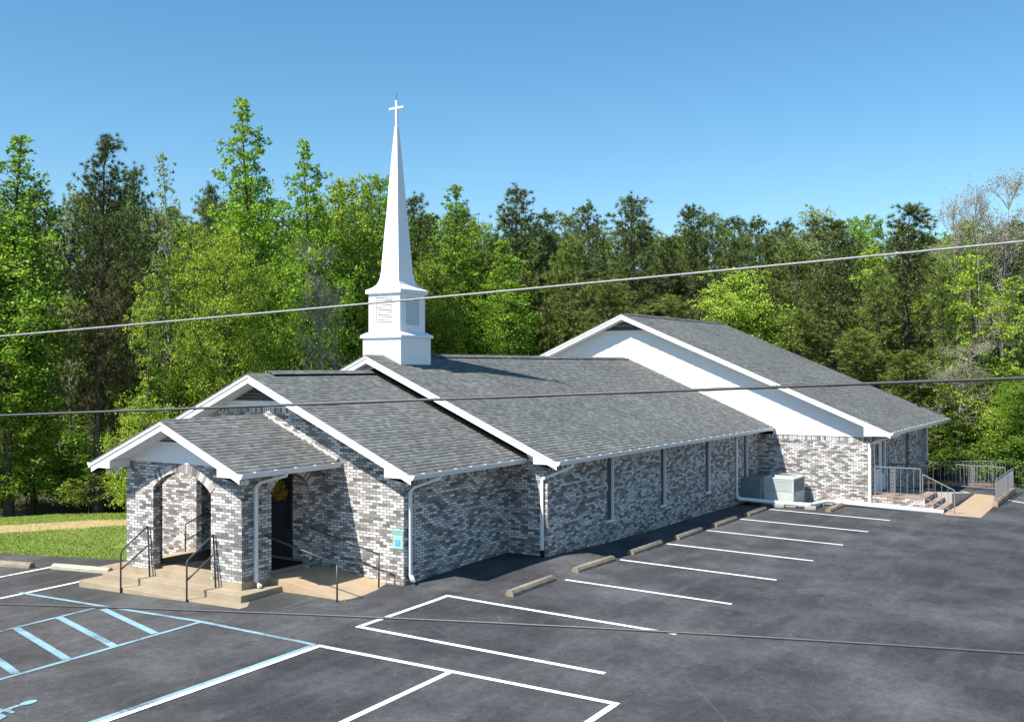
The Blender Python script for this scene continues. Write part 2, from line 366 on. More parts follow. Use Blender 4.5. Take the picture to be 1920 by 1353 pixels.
# wheelchair symbol of the accessible bay: head, torso, wheel, leg and foot
mb = MB(); ox, oy, s_ = -14.15, 1.30, 1.0
def flat(pts):
    n0 = len(mb.v); mb.add([(x, y, g(x, y) + .011) for x, y in pts], [tuple(range(len(pts)))])
def A2(u, v): return (ox + v * s_, oy - u * s_)           # u to the side, v towards the porch
flat([A2(.0 + .085 * math.cos(t), .60 + .14 * math.sin(t)) for t in np.linspace(0, 2 * math.pi, 18)[:-1]])
flat([A2(-.05, .44), A2(.03, .48), A2(.08, .10), A2(-.02, .10)])
flat([A2(.06, .27), A2(.24, .24), A2(.24, .17), A2(.06, .19)])
flat([A2(.05, .10), A2(.30, .08), A2(.42, -.22), A2(.52, -.18), A2(.53, -.25), A2(.38, -.32), A2(.24, 0), A2(.05, 0)])
R0, R1 = .30, .23; cu, cv = .04, -.06; an = np.linspace(math.radians(100), math.radians(345), 22)
for a, b in zip(an[:-1], an[1:]):
    flat([A2(cu + R0 * math.cos(a), cv + R0 * math.sin(a)), A2(cu + R0 * math.cos(b), cv + R0 * math.sin(b)), A2(cu + R1 * math.cos(b), cv + R1 * math.sin(b)), A2(cu + R1 * math.cos(a), cv + R1 * math.sin(a))])
mb.build('wheelchair_symbol', B_, lot)

# ---------------------------------------------------------------- the church
church = empty('church', 'low grey and white brick church with shingle roofs and a white steeple', 'church')
YC = 5.728
def part(mb, name, mat, parent=church, **kw): return mb.build(name, M[mat], parent, **kw)
def wall_openings(mb, plane, ax, a0, a1, zb, zt, th, ops):
    """wall slab with rectangular openings; ax 'x': runs along x at y=plane, thickness towards +th"""
    p0, p1 = sorted((plane, plane + th))
    def bx(u0, u1, z0, z1):
        if u1 - u0 < 1e-4 or z1 - z0 < 1e-4: return
        mb.box(u0, u1, p0, p1, z0, z1) if ax == 'x' else mb.box(p0, p1, u0, u1, z0, z1)
    u = a0
    for (o0, o1, z0, z1) in sorted(ops):
        bx(u, o0, zb, zt); bx(o0, o1, zb, z0); bx(o0, o1, z1, zt); u = o1
    bx(u, a1, zb, zt)
def arch_wall(mb, plane, ax, a0, a1, zb, zt, th, o0, o1, spring, rise):
    p0, p1 = sorted((plane, plane + th))
    def bx(u0, u1, z0, z1): mb.box(u0, u1, p0, p1, z0, z1) if ax == 'x' else mb.box(p0, p1, u0, u1, z0, z1)
    bx(a0, o0, zb, zt); bx(o1, a1, zb, zt)
    half = (o1 - o0) / 2; c = (o0 + o1) / 2; Rr = (half * half + rise * rise) / (2 * rise); n = 14
    arc = []
    for i in range(n + 1):
        u = o0 + (o1 - o0) * i / n; arc.append((u, spring + math.sqrt(max(Rr * Rr - (u - c) ** 2, 0)) - (Rr - rise)))
    poly = arc + [(o1, zt), (o0, zt)]
    mb.prism(poly, p0, p1, 'y' if ax == 'x' else 'x')
    return Rr, c, spring + rise - Rr
def arch_ring(plane, ax, th, o0, o1, spring, rise, sgn):
    """course of bricks set on end round the arch, a few mm proud of the wall"""
    half = (o1 - o0) / 2; c = (o0 + o1) / 2; Rr = (half * half + rise * rise) / (2 * rise); zc = spring + rise - Rr
    a = math.asin(half / Rr); n = 30; mb = MB()
    for i in range(n):
        t0 = -a + 2 * a * (i + .06) / n; t1 = -a + 2 * a * (i + .94) / n
        q = [(c + r * math.sin(t), zc + r * math.cos(t)) for r, t in ((Rr, t0), (Rr, t1), (Rr + .2, t1), (Rr + .2, t0))]
        mb.prism(q, plane - sgn * .004, plane + sgn * .02, 'y' if ax == 'x' else 'x')
    return mb
k = N('arch_brick'); ng = k.t.nodes.new('ShaderNodeNewGeometry')
c_ = k.ramp(ng.outputs['Random Per Island'], [(0, (.16, .15, .15)), (.2, (.30, .27, .26)), (.45, (.46, .43, .41)), (.65, (.62, .58, .55))], 'CONSTANT')
c_ = k.mix(k.ramp(k.noise(24, 4, .7, k.obj()), [(.5, 0.0), (.8, .6)]), c_, (.30, .29, .29)); M['archbrick'] = k.fin(c_, .85, .15)

# porch: three arched openings
PX, PR, PL = -6.993, 3.74, 7.716
mb = MB()
arch_wall(mb, PX, 'y', PR, PL, .155, 2.70, .2, 4.73, 6.73, 2.08, .42)
arch_wall(mb, PR, 'x', PX + .203, -4.436, .155, 2.56, .2, -6.1, -4.88, 2.10, .36)
arch_wall(mb, PL, 'x', PX + .203, -4.436, .155, 2.56, -.2, -6.1, -4.88, 2.10, .36)
part(mb, 'brick_wall', 'brick', label='brick wall of the entrance porch with arched openings')
r1_ = arch_ring(PX, 'y', .2, 4.73, 6.73, 2.08, .42, -1); part(r1_, 'brick_arch', 'archbrick')
part(arch_ring(PR, 'x', .2, -6.1, -4.88, 2.10, .36, -1), 'brick_arch', 'archbrick')
part(arch_ring(PL, 'x', .2, -6.1, -4.88, 2.10, .36, 1), 'brick_arch', 'archbrick')
part(MB().box(PX + .004, -4.44, PR + .004, PL - .004, -.6, .1545).box(PX + .21, -4.44, PR + .21, PL - .21, .1545, .20), 'porch_floor', 'concrete')
part(MB().box(PX + .21, -4.44, PR + .21, PL - .21, 2.50, 2.54), 'porch_ceiling', 'soffit')

# vestibule: front gable wall with door opening, side walls
VX, VR, VL = -4.434, 1.213, 2 * YC - 1.213
S = .4336
def roofz(y, yr, zr): return zr - S * abs(y - yr)
ZV = 4.7858
mb = MB()
zt = 3.92; und = ZV - .09
ycut = YC - (und - zt) / S                                       # where brick meets the roof underside
mb.prism([(VR, -.6), (4.71, -.6), (4.71, 2.42), (4.71, zt), (ycut, zt), (VR, roofz(VR, YC, und))], VX, VX + .2)
mb.prism([(VL, -.6), (6.75, -.6), (6.75, zt), (2 * YC - ycut, zt), (VL, roofz(VL, YC, und))], VX, VX + .2)
mb.box(VX, VX + .2, 4.71, 6.75, 2.42, zt); mb.box(VX, VX + .2, 4.71, 6.75, -.6, .20)
mb.box(VX + .2, -.002, VR, VR + .2, -.7, 2.56); mb.box(VX + .2, -.002, VL - .2, VL, -.7, 2.56)
part(mb, 'brick_wall', 'brick', label='brick wall of the entrance hall behind the porch')
mb = MB().prism([(YC - 2.0, 3.785), (YC + 2.0, 3.785), (YC + 1.86, 3.921), (YC - 1.86, 3.921)], VX - .004, VX + .01)
part(mb, 'brick_trim', 'soldier'); part(MB().box(-4.35, -.1, VR - .004, VR + .01, 2.22, 2.43), 'brick_trim', 'soldier')
# double door
dr = part(MB().box(VX + .12, VX + .16, 4.712, 6.748, .205, 2.418), 'entrance_door', 'door')
part(MB().box(VX + .09, VX + .121, 4.713, 4.79, .206, 2.417).box(VX + .09, VX + .121, 6.67, 6.747, .206, 2.417).box(VX + .09, VX + .121, 4.79, 6.67, 2.34, 2.417).box(VX + .09, VX + .121, 5.70, 5.76, .206, 2.34), 'door_frame', 'door', dr)
part(MB().box(VX + .108, VX + .1195, 4.95, 5.55, .9, 2.1), 'pane', 'glass', dr); part(MB().box(VX + .108, VX + .1195, 5.9, 6.5, .9, 2.1), 'pane', 'glass', dr)
for y in (5.62, 5.84): part(MB().tube([(VX + .06, y, 1.1), (VX + .06, y, 1.35)], .012), 'handle', 'rail', dr, smooth=True)

# nave
NX1, ZN, XR = 16.503, 5.2914, -.496
slits = [(3.75, .48), (7.46, .48), (11.30, .50), (15.19, .55)]
mb = MB()
wall_openings(mb, 0, 'x', 0, NX1 - .002, -.9, 2.48, .25, [(x - .40, x, zb, 2.36) for x, zb in slits])
mb.prism([(.25, -.9), (VR - .002, -.9), (VR - .002, 2.48), (.25, 2.48)], 0, .2)
part(mb, 'brick_wall', 'brick', label='long brick wall of the nave with narrow slit windows')
mb = MB(); wall_openings(mb, 11.456, 'x', 0, NX1 - .002, -.9, 2.48, -.25, [])
mb.prism([(VL + .002, -.9), (11.2, -.9), (11.2, 2.48), (VL + .002, 2.48)], 0, .2); part(mb, 'brick_wall', 'brick', label='brick wall on the wood side of the nave')
for a, b in ((.05, 3.36), (3.76, 7.07), (7.47, 10.91), (11.31, 14.80), (15.2, 16.45)): part(MB().box(a, b, -.004, .01, 2.20, 2.44), 'brick_trim', 'soldier')
for x, zb in slits:
    x0, x1 = x - .40, x
    wn = part(MB().box(x1 - .035, x1 - .0015, -.03, .16, zb + .03, 2.355).box(x0 + .0015, x0 + .03, .03, .12, zb + .03, 2.355).box(x0 - .03, x1 + .01, -.045, .17, zb - .03, zb + .03).box(x0 + .03, x1 - .035, .03, .12, 2.315, 2.355), 'slit_window', 'white')
    part(MB().box(x0 + .03, x1 - .035, .055, .07, zb + .03, 2.315), 'pane', 'glass', wn)
# siding that closes the nave gable above the vestibule roof
def siding(poly_y, yc, zr, z0, x, lap=.125, depth=.012):
    """lapped boards filling the gable from z0 up; each board leans out at its lower edge"""
    mb = MB(); z = z0
    zmax = zr
    while z < zmax - .02:
        z1 = min(z + lap, zmax - .001); h0 = (zr - z) / S; h1 = (zr - z1) / S
        h0 = min(h0, poly_y); h1 = min(h1, poly_y)
        mb.add([(x - depth, yc - h0, z), (x - depth, yc + h0, z), (x, yc + h1, z1), (x, yc - h1, z1)], [(0, 1, 2, 3)])
        mb.add([(x + .02, yc - h0, z), (x + .02, yc + h0, z), (x - depth, yc + h0, z), (x - depth, yc - h0, z)], [(0, 1, 2, 3)])
        z = z1
    return mb
part(siding(5.6, YC, ZN - .10, 2.48, -.002), 'gable_siding', 'siding', label='white siding in the nave gable')
part(MB().prism([(.02, 2.48), (YC, ZN - .12), (11.43, 2.48)], .02, .08), 'gable_backing', 'siding')

# fellowship hall
HX0, HX1, HY0, HYC, ZH, HR = 16.503, 27.25, -4.322, 5.760, 7.1699, 15.93
HY1 = 2 * HYC - HY0; SH = (7.1699 - 2.536) / (5.7603 + 5.1236)
mb = MB()
mb.box(HX0, HX0 + .25, HY0, HY1, -1.0, 2.27)
wall_openings(mb, HY0, 'x', HX0 + .25, HX1, -1.2, 2.40, .25, [(16.88, 18.80, .12, 2.14), (22.62, 23.32, .35, 2.3)])
wall_openings(mb, HY1, 'x', HX0 + .25, HX1, -1.2, 2.40, -.25, [])
mb.box(HX1 - .25, HX1, HY0 + .25, HY1 - .25, -1.5, 2.4)
mb.prism([(HY0 + .1, 2.4), (HYC, ZH - .2), (HY1 - .1, 2.4)], HX1 - .25, HX1)
part(mb, 'brick_wall', 'brick', label='brick wall of the taller rear hall')
for a, b in ((HY0 + .01, -.01), (11.5, HY1)): part(MB().box(HX0 - .004, HX0 + .01, a, b, 2.10, 2.262), 'brick_trim', 'soldier')
_S = S; S = SH
part(siding(HYC - HY0 - .02, HYC, ZH - .10, 2.40, HX0 - .004, .17, .014), 'gable_siding', 'siding', label='wide white siding of the hall gable')
S = _S
part(MB().prism([(HY0 + .02, 2.38), (HYC, ZH - .12), (HY1 - .02, 2.38)], HX0 + .02, HX0 + .10), 'gable_backing', 'siding')
for a, b in ((HY0, -.59), (12.05, HY1)): part(MB().box(HX0 - .028, HX0 + .02, a, b, 2.27, 2.395), 'siding_trim', 'white')
# side door of the hall
dr = part(MB().box(16.885, 16.99, HY0 - .02, HY0 + .2, .122, 2.138).box(18.0, 18.10, HY0 - .02, HY0 + .2, .122, 2.138).box(18.69, 18.798, HY0 - .02, HY0 + .2, .122, 2.138).box(16.99, 18.69, HY0 - .02, HY0 + .2, 2.05, 2.138), 'side_door', 'white', label='white side door of the hall with sidelight')
part(MB().box(16.99, 18.0, HY0 + .05, HY0 + .09, .125, 2.05).box(18.10, 18.69, HY0 + .05, HY0 + .09, .125, .75), 'door_panel', 'white', dr)
part(MB().box(17.15, 17.45, HY0 + .035, HY0 + .052, 1.0, 1.95).box(17.55, 17.85, HY0 + .035, HY0 + .052, 1.0, 1.95).box(18.10, 18.69, HY0 + .05, HY0 + .09, .75, 2.05), 'pane', 'glass', dr)
part(MB().tube([(17.92, HY0 + .01, 1.02), (17.92, HY0 + .05, 1.02)], .03), 'handle', 'rail', dr)
wn = part(MB().box(22.622, 22.67, HY0 + .08, HY0 + .2, .352, 2.298).box(23.27, 23.318, HY0 + .08, HY0 + .2, .352, 2.298).box(22.67, 23.27, HY0 + .08, HY0 + .2, .352, .40), 'slit_window', 'vent')
part(MB().box(22.67, 23.27, HY0 + .12, HY0 + .14, .40, 2.298), 'pane', 'glass', wn)

# gable vents
def louver(yc, zap, zbase, x, hw, sl):
    mb = MB(); n = max(3, int((zap - zbase) / .075))
    for i in range(n):
        z0 = zbase + (zap - zbase) * i / n; z1 = zbase + (zap - zbase) * (i + .75) / n
        h0 = (zap - z0) / sl; h1 = (zap - z1) / sl
        mb.add([(x - .03, yc - h0, z0), (x - .03, yc + h0, z0), (x + .005, yc + h1, z1), (x + .005, yc - h1, z1)], [(0, 1, 2, 3)])
    mb.box(x - .035, x - .02, yc - .012, yc + .012, zbase, zap - .05)
    return mb
def vent(yc, zap, zbase, x, sl, lab):
    v = part(louver(yc, zap, zbase, x, 0, sl), 'gable_vent', 'vent', label=lab)
    part(MB().prism([(yc - (zap - zbase) / sl, zbase), (yc + (zap - zbase) / sl, zbase), (yc, zap)], x + .006, x + .03), 'vent_backing', 'black', v)
    part(MB().box(x - .045, x + .01, yc - (zap - zbase) / sl - .05, yc + (zap - zbase) / sl + .05, zbase - .05, zbase), 'vent_sill', 'siding', v)
vent(HYC, ZH - .16, 6.47, HX0 - .02, SH, 'louvered vent in the hall gable')
part(MB().prism([(YC - 1.9, 3.921), (YC + 1.9, 3.921), (YC + 1.5, 4.075), (YC - 1.5, 4.075)], VX - .012, VX + .15).prism([(YC - 1.9, 3.92), (YC + 1.9, 3.92), (YC, ZV - .1)], VX + .02, VX + .15), 'gable_siding', 'siding', label='white board below the vestibule vent')
vent(YC, ZV - .17, 4.08, VX - .012, S, 'louvered vent in the vestibule gable')
ZP = 3.738; SP = .4159
_S = S; S = SP
part(siding(2.55, YC, ZP - .09, 2.70, PX - .004, .11), 'gable_siding', 'siding', label='white siding in the porch gable'); S = _S
part(MB().prism([(PR + .02, 2.70), (PL - .02, 2.70), (PL - .02, 2.80), (YC, ZP - .1), (PR + .02, 2.80)], PX + .012, PX + .15), 'gable_backing', 'siding')
vent(YC, ZP - .15, 3.19, PX - .012, SP, 'louvered vent in the porch gable')

# roofs
def roof(yr, zr, ye, ze, x0, x1, lab, xw, yw, rear=False, capx=None, zb=None, gend=None, rv=.039):
    """yr,zr ridge; ye,ze eave edge on the -y side (mirrored on the other); xw front wall plane, yw wall line, zb underside of the boxed eave"""
    sl = (zr - ze) / (yr - ye); yl = 2 * yr - ye; t = .045
    r = part(MB().prism([(ye - .03, ze - sl * .03), (yr, zr), (yr, zr - t), (ye - .03, ze - sl * .03 - t)], x0 - .015, x1).prism([(yl + .03, ze - sl * .03), (yr, zr), (yr, zr - t), (yl + .03, ze - sl * .03 - t)], x0 - .015, x1), 'shingle_roof', 'shingle', label=lab)
    # ridge vent
    a, b = capx
    part(MB().prism([(yr - .19, zr - .19 * sl + rv + .022), (yr, zr + rv + .022), (yr + .19, zr - .19 * sl + rv + .022), (yr + .19, zr - .19 * sl + rv + .001), (yr, zr + rv + .001), (yr - .19, zr - .19 * sl + rv + .001)], a, b), 'ridge_cap', 'shingle', r)
    part(MB().prism([(yr - .165, zr - .165 * sl - .02), (yr - .165, zr - .165 * sl + rv), (yr, zr + rv), (yr + .165, zr - .165 * sl + rv), (yr + .165, zr - .165 * sl - .02)], a + .02, b - .02), 'ridge_vent', 'black', r)
    # rake boards, upper mould and sloping soffit at the gable end
    tr = MB()
    def slab(d0, d1, xa, xb, y0, y1):
        for s_ in (1, -1):
            Y0, Y1 = (y0, y1) if s_ == 1 else (2 * yr - y0, 2 * yr - y1)
            z0 = zr - sl * abs(Y0 - yr); z1 = zr - sl * abs(Y1 - yr)
            tr.prism([(Y0, z0 - d0), (Y1, z1 - d0), (Y1, z1 - d1), (Y0, z0 - d1)], xa, xb)
    slab(t + .001, .245, x0, x0 + .03, ye, yr); slab(t + .001, .105, x0 - .022, x0 - .001, ye - .01, yr)
    if rear: slab(t + .001, .22, x1 - .04, x1 - .005, ye, yr)
    sf = MB(); tr, tr0 = sf, tr
    slab(.225, .24, x0 + .031, xw - .002, yw + .14, yr)
    if rear: slab(.2, .215, HX1 + .002, x1 - .041, ye + .1, yr)
    tr = tr0
    # boxed eaves, both sides, full length: fascia, flat soffit and the closed return at the front
    yi = yw + .14
    for s_ in (1, -1):
        f = (lambda y: y) if s_ == 1 else (lambda y: 2 * yr - y)
        tr.prism([(f(ye), ze - t - .002), (f(ye + .025), ze - t - .002 + sl * .02), (f(ye + .025), zb + .01), (f(ye), zb)], x0 + .031, x1 - (.041 if rear else .003))
        sf.prism([(f(ye + .026), zb + .012), (f(yw - .001), zb + .012), (f(yw - .001), zb + .03), (f(ye + .026), zb + .03)], xw, x1 - (.05 if rear else .004))
        tr.prism([(f(ye), ze - .25), (f(yi), ze + sl * (yi - ye) - .24), (f(yi), zb), (f(ye), zb)], x0 + .0005, x0 + .0295)
        sf.prism([(f(ye + .026), zb + .001), (f(yi), zb + .001), (f(yi), zb + .016), (f(ye + .026), zb + .016)], x0 + .031, xw - .003)
        sf.prism([(f(yi - .03), zb + .017), (f(yi), zb + .017), (f(yi), ze + sl * (yi - ye) - .245), (f(yi - .03), ze + sl * (yi - .03 - ye) - .245)], x0 + .031, xw - .003)
    part(tr, 'rake_and_fascia', 'white'); part(sf, 'soffit', 'soffit')
    # gutters
    for s_ in (1, -1):
        f = (lambda y: y) if s_ == 1 else (lambda y: 2 * yr - y)
        x2 = gend if gend else x1
        prof = [(ye - .002, ze - .035), (ye - .002, ze - .135), (ye - .06, ze - .14), (ye - .085, ze - .09), (ye - .11, ze - .06), (ye - .115, ze - .02), (ye - .10, ze - .02), (ye - .095, ze - .06), (ye - .055, ze - .12), (ye - .012, ze - .12), (ye - .012, ze - .035)]
        mb = MB().prism([(f(a_), b_) for a_, b_ in prof], x0 - .01, x2)
        mb.prism([(f(ye - .003), ze - .137), (f(ye - .06), ze - .142), (f(ye - .115), ze - .055), (f(ye - .115), ze - .022), (f(ye - .003), ze - .03)], x0 - .022, x0 - .0105)
        mb.prism([(f(ye - .003), ze - .137), (f(ye - .06), ze - .142), (f(ye - .115), ze - .055), (f(ye - .115), ze - .022), (f(ye - .003), ze - .03)], x2 + .0005, x2 + .012)
        xx = x0 + .35
        while xx < x2 - .1:
            ya, yb = sorted((f(ye - .118), f(ye + .0)))
            mb.box(xx, xx + .05, ya, yb, ze - .019, ze - .012); xx += .62
        part(mb, 'gutter', 'white')
    return r
roof(YC, 5.2914, -.556, 2.564, XR, NX1 - .006, 'long grey shingle roof of the nave', 0, 0, capx=(2.62, 16.15), zb=2.44, gend=NX1 - .03, rv=.018)
roof(YC, ZV, .593, 2.562, -4.965, -.014, 'grey shingle roof of the vestibule', VX, VR, capx=(-4.25, -.28), zb=2.44, gend=-.25, rv=.038)
roof(YC, ZP, 3.1765, 2.677, -7.574, VX - .006, 'small grey shingle roof of the porch', PX, PR, capx=(-7.55, -4.46), zb=2.545, gend=VX - .03, rv=-.014)
roof(HYC, ZH, -5.124, 2.536, HR, 27.8, 'large grey shingle roof of the hall', HX0 - .03, HY0, rear=True, capx=(16.3, 27.55), zb=2.35, rv=.018)
# black strip standing in for overhang shade between vestibule roof and nave front
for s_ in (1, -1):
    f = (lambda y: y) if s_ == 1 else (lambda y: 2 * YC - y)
    part(MB().prism([(f(.62), ZV - S * (YC - .62) + .002), (f(YC), ZV + .002), (f(YC), ZV + .15), (f(.62), ZV - S * (YC - .62) + .15)], -.030, -.016), 'overhang_shade', 'black')
# lumpy mortar where the porch roof meets the vestibule wall
mb = MB(); pts = []
for i in range(46):
    y = 3.2 + (YC - .12 - 3.2) * i / 45; z = ZP - SP * (YC - y) + .02
    pts.append((VX - .03 + random.uniform(-.012, .01), y, z + random.uniform(-.012, .02)))
mb.tube(pts, [random.uniform(.025, .055) for _ in pts], 6); part(mb, 'mortar_flashing', 'mortar')
part(MB().tube([(27.45, -3.9, 2.95), (27.45, -3.9, 4.15)], .035).tube([(27.45, -3.9, 3.0), (27.45, -3.9, 3.09)], .09), 'roof_mast', 'black')  # pole at the hall roof's far edge, taken for an electric service mast

# downspouts
def spout(pts, elbow=True, a=.085, b=.065, side=(0, 1, 0)):
    mb = MB(); mb.side = Vector(side); mb.rtube(pts, a, b); return part(mb, 'downspout', 'white', bevel=.008)
spout([(.22, -.615, 2.46), (.22, -.615, 2.36), (-.02, -.13, 2.12), (-.05, .12, 2.02), (-.05, .14, 1.9), (-.05, .14, .17)], side=(0, 1, 0))
part(MB().tube([(-.05, .14, .16), (-.05, .14, -.02)], .055), 'drain_adapter', 'black')
spout([(-3.95, .53, 2.46), (-3.95, .53, 2.38), (-4.22, 1.08, 2.16), (-4.26, 1.165, 2.05), (-4.26, 1.165, .16), (-4.30, 1.06, .05), (-4.32, 1.0, .02)], side=(1, 0, 0))
spout([(-6.25, 3.11, 2.57), (-6.25, 3.11, 2.50), (-6.55, 3.62, 2.34), (-6.61, 3.695, 2.24), (-6.61, 3.695, .16), (-6.63, 3.58, .06), (-6.64, 3.52, .045)], side=(1, 0, 0))
spout([(13.86, -.60, 2.45), (13.86, -.30, 2.36), (13.86, -.05, 2.24), (13.86, -.05, .12)], side=(1, 0, 0))
spout([(17.35, -5.18, 2.43), (17.3, -5.1, 2.32), (16.75, -4.40, 2.10), (16.455, -4.27, 2.02), (16.455, -4.27, 1.9), (16.455, -4.27, -.30)], side=(0, 1, 0), a=.10)
spout([(27.05, -5.18, 2.43), (27.05, -4.6, 2.25), (27.05, -4.37, 2.15), (27.05, -4.37, .62), (27.12, -4.55, .52), (27.2, -4.75, .48)], side=(1, 0, 0))

# steeple
SX, SY = .975, 5.775
st = empty('steeple', None, None); st.parent = church
def ring_solid(mb, prof, cx, cy, up=True):
    vs = [];
    for hw, z in prof: vs += [(cx - hw, cy - hw, z), (cx + hw, cy - hw, z), (cx + hw, cy + hw, z), (cx - hw, cy + hw, z)]
    n = len(prof); fs = [(i * 4 + k, i * 4 + (k + 1) % 4, (i + 1) * 4 + (k + 1) % 4, (i + 1) * 4 + k) for i in range(n - 1) for k in range(4)]
    return mb.add(vs, fs + [(3, 2, 1, 0), tuple(range(n * 4 - 4, n * 4))])
part(ring_solid(MB(), [(.715, 4.3), (.715, 5.765)], SX, SY), 'base', 'fibre', st)
part(ring_solid(MB(), [(.72, 5.766), (.775, 5.79), (.775, 5.86), (.63, 5.955), (.60, 5.957)], SX, SY), 'ledge', 'fibre', st)
# belfry box with recessed louver openings on all four sides
bel = MB(); hw = .593; z0, z1 = 5.958, 7.085; lo, hi, lw = 6.17, 6.98, .315
for s_ in range(4):
    def T(u, dpt, z):
        x_, y_ = [(-hw + dpt, -u), (u, -hw + dpt), (hw - dpt, u), (-u, hw - dpt)][s_]; return (SX + x_, SY + y_, z)
    rects = [(-hw, -lw, z0, z1), (lw, hw, z0, z1), (-lw, lw, z0, lo), (-lw, lw, hi, z1)]
    for u0, u1, a, b in rects: bel.add([T(u0, 0, a), T(u1, 0, a), T(u1, 0, b), T(u0, 0, b)], [(0, 1, 2, 3)])
    bel.add([T(-lw, .05, lo), T(lw, .05, lo), T(lw, .05, hi), T(-lw, .05, hi)], [(0, 1, 2, 3)])
    for (u0, a), (u1, b) in (((-lw, lo), (lw, lo)), ((lw, lo), (lw, hi)), ((lw, hi), (-lw, hi)), ((-lw, hi), (-lw, lo))):
        bel.add([T(u0, 0, a), T(u1, 0, b), T(u1, .05, b), T(u0, .05, a)], [(0, 1, 2, 3)])
part(bel, 'belfry', 'fibre', st)
for s_ in range(4):
    lv = MB()
    def T(u, dpt, z):
        x_, y_ = [(-hw + dpt, -u), (u, -hw + dpt), (hw - dpt, u), (-u, hw - dpt)][s_]; return (SX + x_, SY + y_, z)
    for i in range(11):
        a = lo + .03 + i * .071
        lv.add([T(-lw + .02, .0, a), T(lw - .02, .0, a), T(lw - .02, .045, a + .058), T(-lw + .02, .045, a + .058), T(-lw + .02, .012, a - .004), T(lw - .02, .012, a - .004)], [(0, 1, 2, 3), (0, 1, 5, 4)])
    part(lv, 'louver', 'fibre', st)
part(ring_solid(MB(), [(.60, 7.086), (.665, 7.10), (.665, 7.205), (.52, 7.285), (.44, 7.36), (.395, 7.44), (.36, 7.57), (.333, 7.78), (.30, 8.30), (.262, 8.93), (.22, 9.48), (.166, 10.36), (.106, 11.27), (.045, 12.10), (.04, 12.105)], SX, SY), 'spire', 'fibre', st)
part(MB().box(SX - .035, SX + .035, SY - .035, SY + .035, 12.10, 12.89).box(SX - .03, SX + .03, SY - .275, SY - .036, 12.625, 12.69).box(SX - .03, SX + .03, SY + .036, SY + .275, 12.625, 12.69), 'cross', 'fibre', st, bevel=.008)
part(MB().tube([(SX, SY, 12.89), (SX, SY, 13.10)], .009), 'lightning_rod', 'rail', st)
# ---------------------------------------------------------------- steps, ramps, rails at the porch
stp = empty('porch_steps', 'tan concrete steps wrapping round the front of the arched porch', 'steps', (-7.4, 5.7, -.2))
def sub(mb, name, mat, parent, **kw):
    o = mb.build(name, M[mat], parent, **kw); o.matrix_parent_inverse = Matrix.Translation(-Vector(parent.location)); return o
YA, YB = 3.34, 8.116
def ushape(x0, xi, xe, y0, yi, z0, z1):
    """flight seen in plan as a U round the porch: front edge x0, inner edge xi, sides run back to xe"""
    f = lambda y: 2 * YC - y
    return MB().prism([(x0, y0), (xe, y0), (xe, yi), (xi, yi), (xi, f(yi)), (xe, f(yi)), (xe, f(y0)), (x0, f(y0))], z0, z1, 'z')
sub(ushape(-7.38, PX + .002, -6.165, 3.34, 3.742, -.8, -.005), 'upper_step', 'concrete', stp, bevel=.012)
sub(ushape(-7.76, -7.382, -6.165, 2.98, 3.338, -.8, -.155), 'lower_step', 'concrete', stp, bevel=.012)
def ramp(sgn, lab):
    f = (lambda y: y) if sgn > 0 else (lambda y: 2 * YC - y)
    xa, xb = -6.16, -4.436
    ys = [3.742, 3.34, 1.47]; e = g(-5.3, f(1.47)) - .004; zs = [.150, .125, e if sgn > 0 else e]
    mb = MB().prism([(f(y), z) for y, z in zip(ys, zs)] + [(f(1.47), -.9), (f(3.742), -.9)], xa, xb)
    o = mb.build('entrance_ramp', M['conc_tan'], bevel=.006); tag(o, lab, 'ramp'); return o
ramp(1, 'tan concrete ramp sloping down from the porch side arch facing the parking lot')
ramp(-1, 'concrete ramp on the lawn side of the porch, glimpsed through the front arch')
def handrail(lab, loc, tubes, r=.02, mat='rail'):
    """tubes: list of (name, points)"""
    t = empty('handrail', lab, 'handrail', loc, 'pipe handrails at the porch')
    for nm, pts in tubes: sub(MB().tube(pts, r, 10), nm, mat, t, smooth=True)
    return t
for y, lab in ((6.86, 'grey pipe handrail on the porch steps in front of the left brick pier'), (4.59, 'grey pipe handrail on the porch steps in front of the right brick pier')):
    zb = g(-7.78, y) - .02
    handrail(lab, (-7.8, y, zb), [('post', [(-7.79, y, zb), (-7.79, y, .60), (-7.785, y, .66), (-7.76, y, .71)]), ('top_rail', [(-7.76, y, .71), (-7.05, y, 1.17)]),
        ('mid_rail', [(-7.79, y, .27), (-7.05, y, .71)]), ('post', [(-7.045, y, 1.175), (-7.07, y - .1, -.008)])])
zb = g(-6.3, 1.5)
handrail('grey pipe handrail along the open edge of the parking lot side ramp', (-6.3, 1.5, zb), [('post', [(-6.3, 1.56, zb - .02), (-6.3, 1.56, .68)]), ('top_rail', [(-6.3, 1.55, .69), (-6.3, 3.735, 1.12)])])
handrail('grey pipe handrail fixed along the brick wall beside the parking lot side ramp', (-4.84, 1.6, zb), [('post', [(-4.84, 1.62, g(-4.84, 1.6) - .02), (-4.84, 1.62, .66)]), ('top_rail', [(-4.84, 1.61, .67), (-4.84, 3.735, 1.10)])])
yl = 2 * YC - 3.35
handrail('grey pipe handrail seen inside the porch against the sunlit back wall', (-4.95, 8.1, 0), [('post', [(-4.93, 8.08, .09), (-4.93, 8.08, .83)]), ('top_rail', [(-4.93, 8.09, .83), (-4.93, 7.1, 1.30)]), ('mid_rail', [(-4.93, 8.08, .42), (-4.93, 7.1, .88)]), ('post', [(-4.93, 7.1, 1.30), (-4.93, 7.1, .2005)])])
tag(MB().box(-6.5, -4.65, 4.05, 7.4, .202, .214).build('floor_mat', M['black']), 'black mat on the porch floor in front of the dark doors', 'mat')

